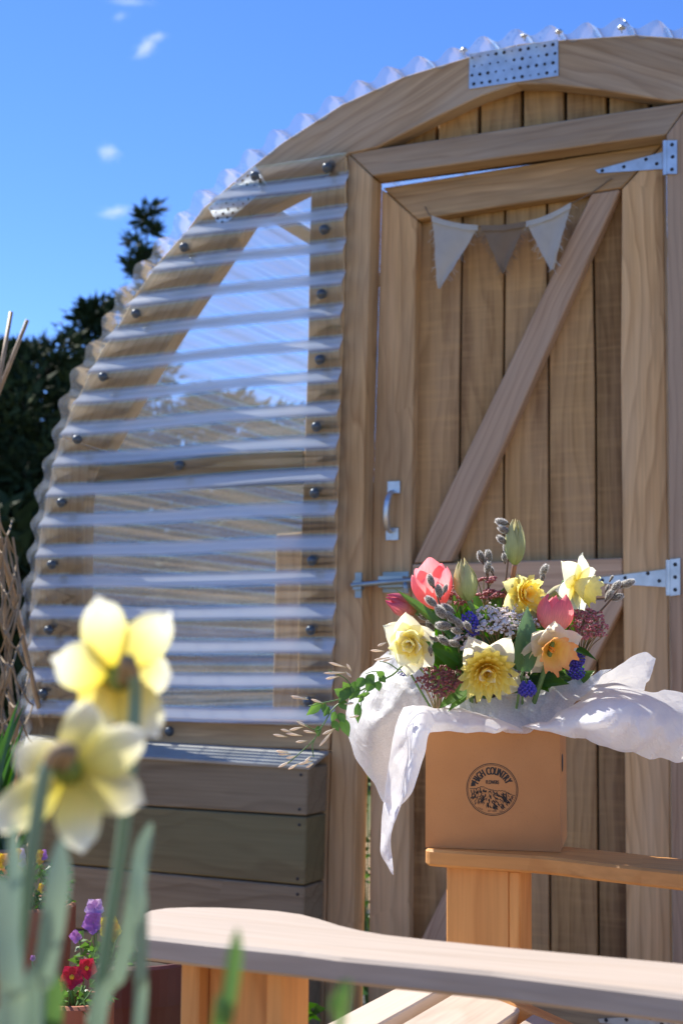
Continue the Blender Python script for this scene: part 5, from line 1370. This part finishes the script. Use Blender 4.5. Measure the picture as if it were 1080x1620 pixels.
# ------------------------------------------------------------------ pots of flowers by the wing wall
def pot(label, rim, d, wpx, mat, h=None, name='flower_pot', band=0.045):
    c = P(*rim, d); r = wpx * PXM(d) * 0.5; H = c.z; c0 = Vector((c.x, c.y, 0))
    t = thing(name, label, 'flower pot', c0, 'clay pots beside the shed')
    hh = H
    v, f = lathe(c0, [(0.0, 0.0), (r * 0.68, 0.0), (r * 0.93, hh - band), (r, hh - band), (r, hh - 0.004), (r - 0.004, hh), (r - 0.010, hh), (r - 0.012, hh - 0.03)], 40)
    o = obj('pot', v, f, mat, t, recalc=True)
    bm = None
    v, f = lathe(c0, [(r - 0.0115, hh - 0.028), (r * 0.5, hh - 0.018), (0.0, hh - 0.014)], 24); obj('soil', v, f, M_SOIL, t)
    return c0 + Z * (hh - 0.016), r
def tuft(name, label, cat, c, r, hgt, n, mat, lw, group=None, seed=0):
    rr = random.Random(seed); t = thing(name, label, cat, c, group)
    vs_, fs_ = [], []
    for k in range(n):
        a = rr.uniform(0, 6.28); q = math.sqrt(rr.random()) * r
        p = c + Vector((math.cos(a) * q, math.sin(a) * q, hgt * rr.uniform(0.05, 1.0)))
        d = Vector((math.cos(a + rr.uniform(-1, 1)), math.sin(a + rr.uniform(-1, 1)), rr.uniform(-0.1, 0.9))).normalized()
        L = lw * rr.uniform(1.2, 2.2); sd = d.cross(Vector((rr.uniform(-1, 1), rr.uniform(-1, 1), 0.5))).normalized() * lw * rr.uniform(.3, .5)
        k0 = len(vs_); m = p + d * L * 0.5
        vs_ += [p, m + sd + Z * .002, p + d * L - Z * 0.3 * L, m - sd + Z * .002]; fs_ += [(k0, k0 + 1, k0 + 2, k0 + 3)]
    o = obj('foliage', vs_, fs_, mat, t); o['kind'] = 'stuff'
    sm = MB()
    for k in range(8):
        a = rr.uniform(0, 6.28); q = r * 0.6 * rr.random()
        sm.tube([c, c + Vector((math.cos(a) * q * .6, math.sin(a) * q * .6, hgt * .5)), c + Vector((math.cos(a) * q, math.sin(a) * q, hgt * 0.95))], [0.002, 0.0012], 5, 3)
    sm.build('stems', M_STEM, t)['kind'] = 'stuff'
    return t
M_YEL = leafy('yellow_viola', (0.80, 0.50, 0.02), (0.80, 0.62, 0.04), 0.35, veins=6)
M_PUR = leafy('purple_viola', (0.42, 0.16, 0.46), (0.50, 0.22, 0.60), 0.35, veins=6)
M_LIL = leafy('lilac_viola', (0.55, 0.30, 0.58), (0.72, 0.52, 0.74), 0.35, veins=6)
M_ORA = leafy('apricot_viola', (0.75, 0.36, 0.04), (0.78, 0.42, 0.18), 0.35, veins=6)
M_CRI = leafy('crimson_primrose', (0.50, 0.02, 0.03), (0.48, 0.015, 0.06), 0.3, veins=6)
M_MAR = leafy('maroon_viola', (0.20, 0.015, 0.02), (0.30, 0.03, 0.03), 0.3, veins=6)
M_EYE = plain('yellow_eye', (0.80, 0.48, 0.02), rough=0.6)
def blossom(label, c, d, wpx, mat, foot, face=(0.1, -1, 0.3), n=5, low=None, name='viola', group='flowers in the clay pots', seed=0, eye=True):
    s = PXM(d); o = P(*c, d); t = thing(name, label, name.replace('_', ' '), o, group)
    M = Matrix.Translation(o) @ orient(face)
    for k in range(n):
        mk = low if (low and k in (0, n // 2 + 1, n - 1)) else mat
        me = petal_me('petal', wpx * 0.52 * s, wpx * 0.5 * s, 0.1, 0.1, 0.1, 0, nx=5, ny=6, seed=seed + k, wav=0.06, mat=mk)
        link_mesh('petal', me, None, t, M @ Matrix.Rotation(R(180 + 360 / n * k), 4, 'Z') @ Matrix.Rotation(0.12, 4, 'X') @ Matrix.Translation((0, 0.02 * wpx * s, 0.0004 * k)))
    if eye:
        v, f = ico(o + M.to_3x3() @ Vector((0, 0, 0.001)), wpx * 0.12 * s, 1); obj('eye', v, f, M_EYE, t)
    b = M.to_3x3() @ Vector((0, 0, -1))
    v, f = tube([o, o + b * 0.008 + Z * 0.002, o + b * 0.012 - Z * 0.012, foot], [0.001, 0.0013], 5, 4); obj('stem', v, f, M_STEM, t)
# the pot with mixed violas
c1_, r1_ = pot('terracotta pot of mixed violas against the grey wall planks', (45, 1428), 2.50, 146, M_TERRA)
tuft('viola_plant', 'bushy green viola foliage in the pot by the wall planks', 'plant', c1_, r1_ * 0.85, 0.075, 260, M_LEAF_D, 0.011, 'plants in the clay pots', 1)
for k, (x, y, w, m_, lo, lb) in enumerate([(5, 1362, 26, M_ORA, M_YEL, 'apricot viola at the outer rim of the viola pot'), (31, 1353, 24, M_LIL, M_YEL, 'lilac and yellow viola, second along the top of the viola pot'), (66, 1354, 22, M_PUR, M_YEL, 'purple and yellow viola nearest the wall planks'),
        (36, 1366, 16, M_LIL, None, 'small pale lilac viola under the lilac and yellow one'), (30, 1376, 18, M_ORA, M_YEL, 'apricot viola low in the middle of the viola pot'), (68, 1405, 17, M_MAR, M_YEL, 'dark maroon viola with a yellow face above the soil'), (6, 1380, 16, M_ORA, None, 'small apricot viola hanging at the edge'), (63, 1362, 14, M_ORA, M_YEL, 'small orange viola just beneath the purple and yellow one')]):
    blossom(lb, (x, y), 2.46, w, m_, c1_ + Vector(((k - 3.5) * 0.012, 0, 0)), low=lo, seed=k, eye=m_ is not M_LIL)
# crimson primroses in a smaller pot
c2_, r2_ = pot('small terracotta pot of crimson primroses in front of the dark clay pot', (120, 1580), 2.05, 118, M_TERRA)
tuft('primrose_plant', 'low green primrose leaves in the small terracotta pot', 'plant', c2_, r2_ * 0.8, 0.03, 60, M_LEAF_M, 0.014, 'plants in the clay pots', 2)
blossom('crimson primrose with a yellow eye, middle of the three', (114, 1546), 2.02, 38, M_CRI, c2_, name='primrose', seed=3)
blossom('crimson primrose nearest the yellow pansy', (137, 1532), 2.03, 34, M_CRI, c2_ + Vector((.01, 0, 0)), face=(0.5, -1, 0.3), name='primrose', seed=4)
blossom('crimson and yellow primrose half turned, at the outer edge', (98, 1560), 2.02, 24, M_CRI, c2_ - Vector((.01, 0, 0)), face=(-0.9, -.6, 0.1), low=M_YEL, name='primrose', seed=5)
# big dark pot under the armrest with pansies
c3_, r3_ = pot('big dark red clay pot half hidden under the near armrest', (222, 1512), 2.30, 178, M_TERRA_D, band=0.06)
tuft('pansy_plant', 'sparse grey-green pansy leaves in the big dark pot', 'plant', c3_ - Vector((.05, .02, 0)), r3_ * 0.5, 0.05, 70, M_LEAF_M, 0.013, 'plants in the clay pots', 3)
blossom('pale lilac pansy, topmost over the dark pot', (150, 1437), 2.27, 32, M_LIL, c3_ - Vector((.06, .03, 0)), name='pansy', seed=6, eye=False)
blossom('purple pansy just below the pale lilac one', (148, 1460), 2.26, 36, M_PUR, c3_ - Vector((.06, .03, 0)), name='pansy', seed=7, eye=False)
blossom('yellow pansy seen from the side over the dark pot', (172, 1470), 2.26, 44, M_YEL, c3_ - Vector((.05, .02, 0)), face=(0.7, -0.7, 0.4), name='pansy', seed=8, eye=False)
blossom('small purple flower hanging out past the dark pot', (121, 1481), 2.26, 22, M_PUR, c3_ - Vector((.08, .03, 0)), face=(-.3, -1, 0), n=4, name='pansy', seed=9, eye=False)
blossom('tiny blue flower over the primrose pot', (53, 1516), 2.10, 10, M_PUR, c2_ - Vector((.03, 0, 0)), name='viola', seed=12, eye=False)
# tall pot with strap leaves at the picture's edge
c4_, r4_ = pot('tall pale-rimmed clay pot with strap leaves beside the shed corner', (-22, 1338), 2.9, 130, plain('sandy_clay', (0.42, 0.24, 0.14), rough=0.8))
t = thing('strap_leaf_plant', 'dark green strap leaves rising from the tall pot at the shed corner', 'plant', c4_, 'plants in the clay pots')
rr = random.Random(8)
for k in range(26):
    a = c4_ + Vector((rr.uniform(-.05, .06), rr.uniform(-.05, .05), 0)); an = rr.uniform(-0.5, 0.55); h = rr.uniform(0.16, 0.32)
    leaf_at(a, a + Vector((math.sin(an) * h, rr.uniform(-.06, .06), math.cos(an) * h)), rr.uniform(12, 20), M_LEAF_D, t, s=2.9 / FPX, point=0.5, bend=rr.uniform(-.25, .25), seed=k, base=0.5, up=(rr.uniform(-.4, .4), -1, 0))
# weeds at the foot of the shed and plants inside, seen through the door gap
def weed(label, c, d, r, h, n, lw, mat=M_LEAF_D, seed=0, name='weed_clump', cat='weeds'):
    p = P(*c, d); p.z = 0.0
    return tuft(name, label, cat, p, r, h, n, mat, lw, 'weeds round the shed', seed)
weed('leafy weed by the wall end, next to the near chair leg', (462, 1600), 2.85, 0.045, 0.16, 60, 0.022, seed=4)
weed('low weeds at the foot of the door post', (560, 1610), 2.75, 0.10, 0.09, 90, 0.02, M_LEAF_M, seed=5)
p = F(583, 1400, -0.28); p.z = 0
tuft('indoor_plant', 'bright green plant inside the shed, seen through the gap beside the door', 'plant', p, 0.10, 0.62, 420, M_LEAF_M, 0.028, None, 6)

# ------------------------------------------------------------------ cane tripod with twine netting at the shed corner
M_CANE = plain('bamboo_cane', (0.42, 0.29, 0.16), rough=0.55, c2=(0.30, 0.19, 0.10), scale=30)
M_TWINE = plain('jute_twine', (0.36, 0.27, 0.17), rough=0.9)
D0 = 3.3
tri = thing('cane_tripod', 'tripod of bamboo canes wound with jute netting beside the shed corner', 'plant support', P(-20, 1400, D0) * Vector((1, 1, 0)) if False else Vector((P(-20, 1200, D0).x, D0, 0)))
for k, (a, b, da, db_) in enumerate([((18, 494), (-75, 1010), 3.30, 3.12), ((44, 506), (-140, 960), 3.36, 3.50), ((-40, 690), (20, 950), 3.30, 3.42), ((-14, 660), (20, 1190), 3.30, 3.45), ((-70, 560), (30, 985), 3.4, 3.6)]):
    A, B = P(*a, da), P(*b, db_); dv = (B - A); e = A + dv * (A.z / -dv.z * 0.995)
    v, f = tube([A, A.lerp(e, 0.5) + U * 0.006, e], [0.005, 0.0075], 8, 6); obj('cane', v, f, M_CANE, tri, True)
nt = MB(); rr = random.Random(4)
def npt(i, j):
    y = 820 + i * 30; x0 = -40 + (y - 820) * 0.0; x1 = 22 + (y - 820) * 0.10
    return P(x0 + (x1 - x0) * j / 6 + 3 * math.sin(i * 2 + j * 3), y + 5 * math.sin(j * 2.2 + i), 3.24 + 0.10 * math.sin(j * 1.1) + 0.05 * rr.random())
grid = [[npt(i, j) for j in range(7)] for i in range(13)]
for i in range(12):
    for j in range(6):
        if (i + j) % 2 == 0: nt.tube([grid[i][j], (grid[i][j] + grid[i + 1][j + 1]) / 2 - Z * 0.006, grid[i + 1][j + 1]], [0.0022, 0.0022], 5, 3)
        else: nt.tube([grid[i][j + 1], (grid[i][j + 1] + grid[i + 1][j]) / 2 - Z * 0.006, grid[i + 1][j]], [0.0022, 0.0022], 5, 3)
nt.build('netting', M_TWINE, tri)['kind'] = 'stuff'
rp_ = MB()
for k in range(7):
    x = -16 + k * 7; pts = [P(x + rr.uniform(-7, 7) + 4 * math.sin(q * 1.3 + k), 850 + q * 45, 3.22 + rr.uniform(-.03, .03)) for q in range(8)]
    rp_.tube(pts, [0.003, 0.0035], 5, 4)
rp_.build('dry_stems', M_TWINE, tri)['kind'] = 'stuff'

# ------------------------------------------------------------------ evergreens behind the shed
def foliage_mat(name, c, c2):
    m, ns, ls, b, out = mat_new(name)
    tc = nd(ns, 'TexCoord'); no = nd(ns, 'TexNoise', Scale=1.6, Detail=3.0); ls.new(tc.outputs['Object'], no.inputs['Vector'])
    ls.new(mixc(ns, ls, c, c2, ramp(ns, ls, no.outputs[0], [(0.35, 0.0), (0.65, 1.0)])), b.inputs['Base Color']); b.inputs['Roughness'].default_value = 0.7; b.inputs['Specular IOR Level'].default_value = 0.1
    return m
M_FIR = foliage_mat('dark_evergreen', (0.026, 0.042, 0.020), (0.050, 0.072, 0.030))
M_FIR2 = foliage_mat('dark_cypress', (0.028, 0.044, 0.019), (0.055, 0.074, 0.030))
M_BARK = plain('dark_bark', (0.06, 0.045, 0.035), rough=0.9, bump=0.6, scale=20)
def conifer(label, px, d, ytop, wid, n, mat, seed, spire=1.0, low=0.3, dens=60, name='conifer_tree'):
    rr = random.Random(seed)
    top = P(px, ytop, d); h = top.z; c0 = Vector((top.x, top.y, 0))
    t = thing(name, label, 'tree', c0, 'dark evergreens behind the shed')
    lean_ = [rr.uniform(-.06, .06) for _ in range(2)]
    tk = MB(); tk.tube([c0, c0 + Vector((lean_[0], lean_[1], h * .5)), c0 + Vector((0, 0, h * 0.97))], [0.05 * h * .45, 0.03 * h * .4, 0.006], 8, 4)
    vs_, fs_ = [], []
    for k in range(n):
        q = (k + rr.random()) / n; z = low + (h - low) * q
        r = wid * 0.5 * ((1 - q) ** (0.8 * spire)) * rr.uniform(0.5, 1.12) + 0.05
        a = k * 2.4 + rr.uniform(-.4, .4)
        end = c0 + Vector((math.cos(a) * r, math.sin(a) * r, z + r * rr.uniform(0.05, 0.45)))
        st = c0 + Vector((0, 0, z))
        if k % 3 == 0: tk.tube([st, st.lerp(end, 0.6), end], [0.02, 0.006], 4, 2)
        nb = 3 if q < .9 else 2
        for b in range(nb):
            cc = st.lerp(end, 0.35 + 0.65 * (b + 1) / nb)
            cr = (0.14 + 0.16 * r) * rr.uniform(.7, 1.2) * (0.62 if q > .85 else 1)
            for w in range(dens):
                dv = Vector((rr.gauss(0, 1), rr.gauss(0, 1), rr.gauss(0, .7)))
                p = cc + dv * cr * 0.45
                dr = (dv.normalized() + Vector((math.cos(a), math.sin(a), 0.4)) * 0.7).normalized(); L = rr.uniform(0.05, 0.11) * (1 + wid * .12)
                sd = dr.cross(Vector((rr.uniform(-1, 1), rr.uniform(-1, 1), rr.uniform(-1, 1)))).normalized() * L * 0.22
                k0 = len(vs_); vs_ += [p - sd, p + sd, p + dr * L]; fs_.append((k0, k0 + 1, k0 + 2))
    tk.build('trunk', M_BARK, t)
    o = obj('crown', vs_, fs_, mat, t); o['kind'] = 'stuff'
conifer('slim dark conifer whose pointed top stands clear against the sky', 234, 14.0, 328, 0.95, 64, M_FIR, 1, 0.75, 0.3, 34)
conifer('dark conifer with a ragged tip close to the arched roof edge', 152, 13.0, 482, 1.35, 90, M_FIR, 2, 0.8, 0.3, 40)
conifer('broad dark evergreen lower than its neighbours, beyond the cane tripod', 62, 12.0, 556, 2.6, 130, M_FIR2, 3, 0.42, 0.2, 52, 'evergreen_tree')
conifer('dark evergreen partly hidden by the two upright canes', -60, 13.5, 560, 3.2, 120, M_FIR2, 4, 0.45, 0.2, 52, 'evergreen_tree')
conifer('dark evergreen seen through the upper part of the clear sheet', 350, 13.0, 640, 3.0, 110, M_FIR2, 5, 0.5, 0.2, 46, 'evergreen_tree')
conifer('dark evergreen seen through the lower part of the clear sheet', 470, 15.0, 700, 3.4, 110, M_FIR2, 6, 0.5, 0.2, 46, 'evergreen_tree')
# a clipped mass that closes the view under the crowns
def hedge(label, x0, x1, d, h, n, seed):
    rr = random.Random(seed); a, b = P(x0, 1052, d), P(x1, 1052, d); a.z = b.z = 0
    t = thing('hedge', label, 'hedge', (a + b) / 2)
    vs_, fs_ = [], []
    for k in range(n):
        q = rr.random(); z = h * (rr.random() ** 0.8) * (0.85 + 0.2 * math.sin(q * 23) * math.sin(q * 9 + 1))
        p = a.lerp(b, q) + Vector((0, rr.uniform(-.8, .8), z))
        dr = Vector((rr.gauss(0, 1), rr.gauss(0, 1) - .6, rr.gauss(0, .8) + .3)).normalized(); L = rr.uniform(.14, .30)
        sd = dr.cross(Vector((rr.uniform(-1, 1), rr.uniform(-1, 1), rr.uniform(-1, 1)))).normalized() * L * .3
        k0 = len(vs_); vs_ += [p - sd, p + sd, p + dr * L]; fs_.append((k0, k0 + 1, k0 + 2))
    o = obj('foliage', vs_, fs_, M_FIR2, t); o['kind'] = 'stuff'
    wd = MB()
    for k in range(14):
        p = a.lerp(b, (k + .5) / 14); wd.tube([p, p + Z * h * .5, p + Z * h * .8 + U * .2], [0.05, 0.015], 5, 2)
    wd.build('trunk', M_BARK, t)['kind'] = 'stuff'
hedge('dense dark evergreen hedge closing the view behind the shed', -420, 1500, 11.0, 2.3, 52000, 3)

# ------------------------------------------------------------------ thin clouds
def cloud(label, parts, d, dens):
    c = P(*parts[0][:2], d)
    t = thing('cloud', label, 'cloud', c, 'small wisps of cloud')
    m = bpy.data.materials.new('cloud_vapour'); m.use_nodes = True; ns, ls = m.node_tree.nodes, m.node_tree.links
    ns.remove(ns['Principled BSDF'])
    vol = nd(ns, 'VolumePrincipled'); vol.inputs['Color'].default_value = (0.98, 0.98, 0.98, 1); vol.inputs['Anisotropy'].default_value = 0.2
    tc = nd(ns, 'TexCoord'); no = nd(ns, 'TexNoise', Scale=2.2, Detail=5.0, Roughness=0.65, Distortion=0.8); ls.new(tc.outputs['Object'], no.inputs['Vector'])
    ln = nd(ns, 'VectorMath', operation='LENGTH'); ls.new(tc.outputs['Object'], ln.inputs[0])
    fade = ramp(ns, ls, ln.outputs['Value'], [(0.2, 1.0), (1.0, 0.0)])
    dn = math_(ns, ls, 'MULTIPLY', ramp(ns, ls, math_(ns, ls, 'MULTIPLY_ADD', fade, 0.32, no.outputs[0]), [(0.62, 0.0), (0.85, 1.0)]), dens)
    dn = math_(ns, ls, 'MULTIPLY', dn, fade)
    ls.new(dn, vol.inputs['Density']); ls.new(vol.outputs[0], ns['Material Output'].inputs['Volume'])
    for x, y, rx, ry, an in parts:
        o0 = P(x, y, d); s = PXM(d)
        v, f = ico(Vector(), 1.0, 3)
        M = Matrix.Translation(o0) @ Matrix(((CR.x, _f.x, CU.x, 0), (CR.y, _f.y, CU.y, 0), (CR.z, _f.z, CU.z, 0), (0, 0, 0, 1))) @ Matrix.Rotation(-R(an), 4, 'Y') @ Matrix.Diagonal((rx * s, (rx + ry) * s * 0.5, ry * s, 1))
        link_mesh('wisp', mesh_from('wisp', v, f, m), None, t, M)
cloud('bright hooked cloud wisp high in the blue sky', [(232, 74, 42, 20, 38), (250, 58, 26, 11, 5)], 600, 0.10)
cloud('small soft cloud puff above the slim conifer', [(172, 241, 30, 24, -20)], 620, 0.09)
cloud('faint flat cloud streak beside the conifer tip', [(184, 335, 48, 17, 6)], 640, 0.07)
cloud('faint smudge of cloud near the top of the sky', [(190, 26, 22, 13, 10)], 650, 0.05)
cloud('very thin cloud trails along the top edge of the sky', [(205, 2, 60, 9, -4)], 660, 0.05)
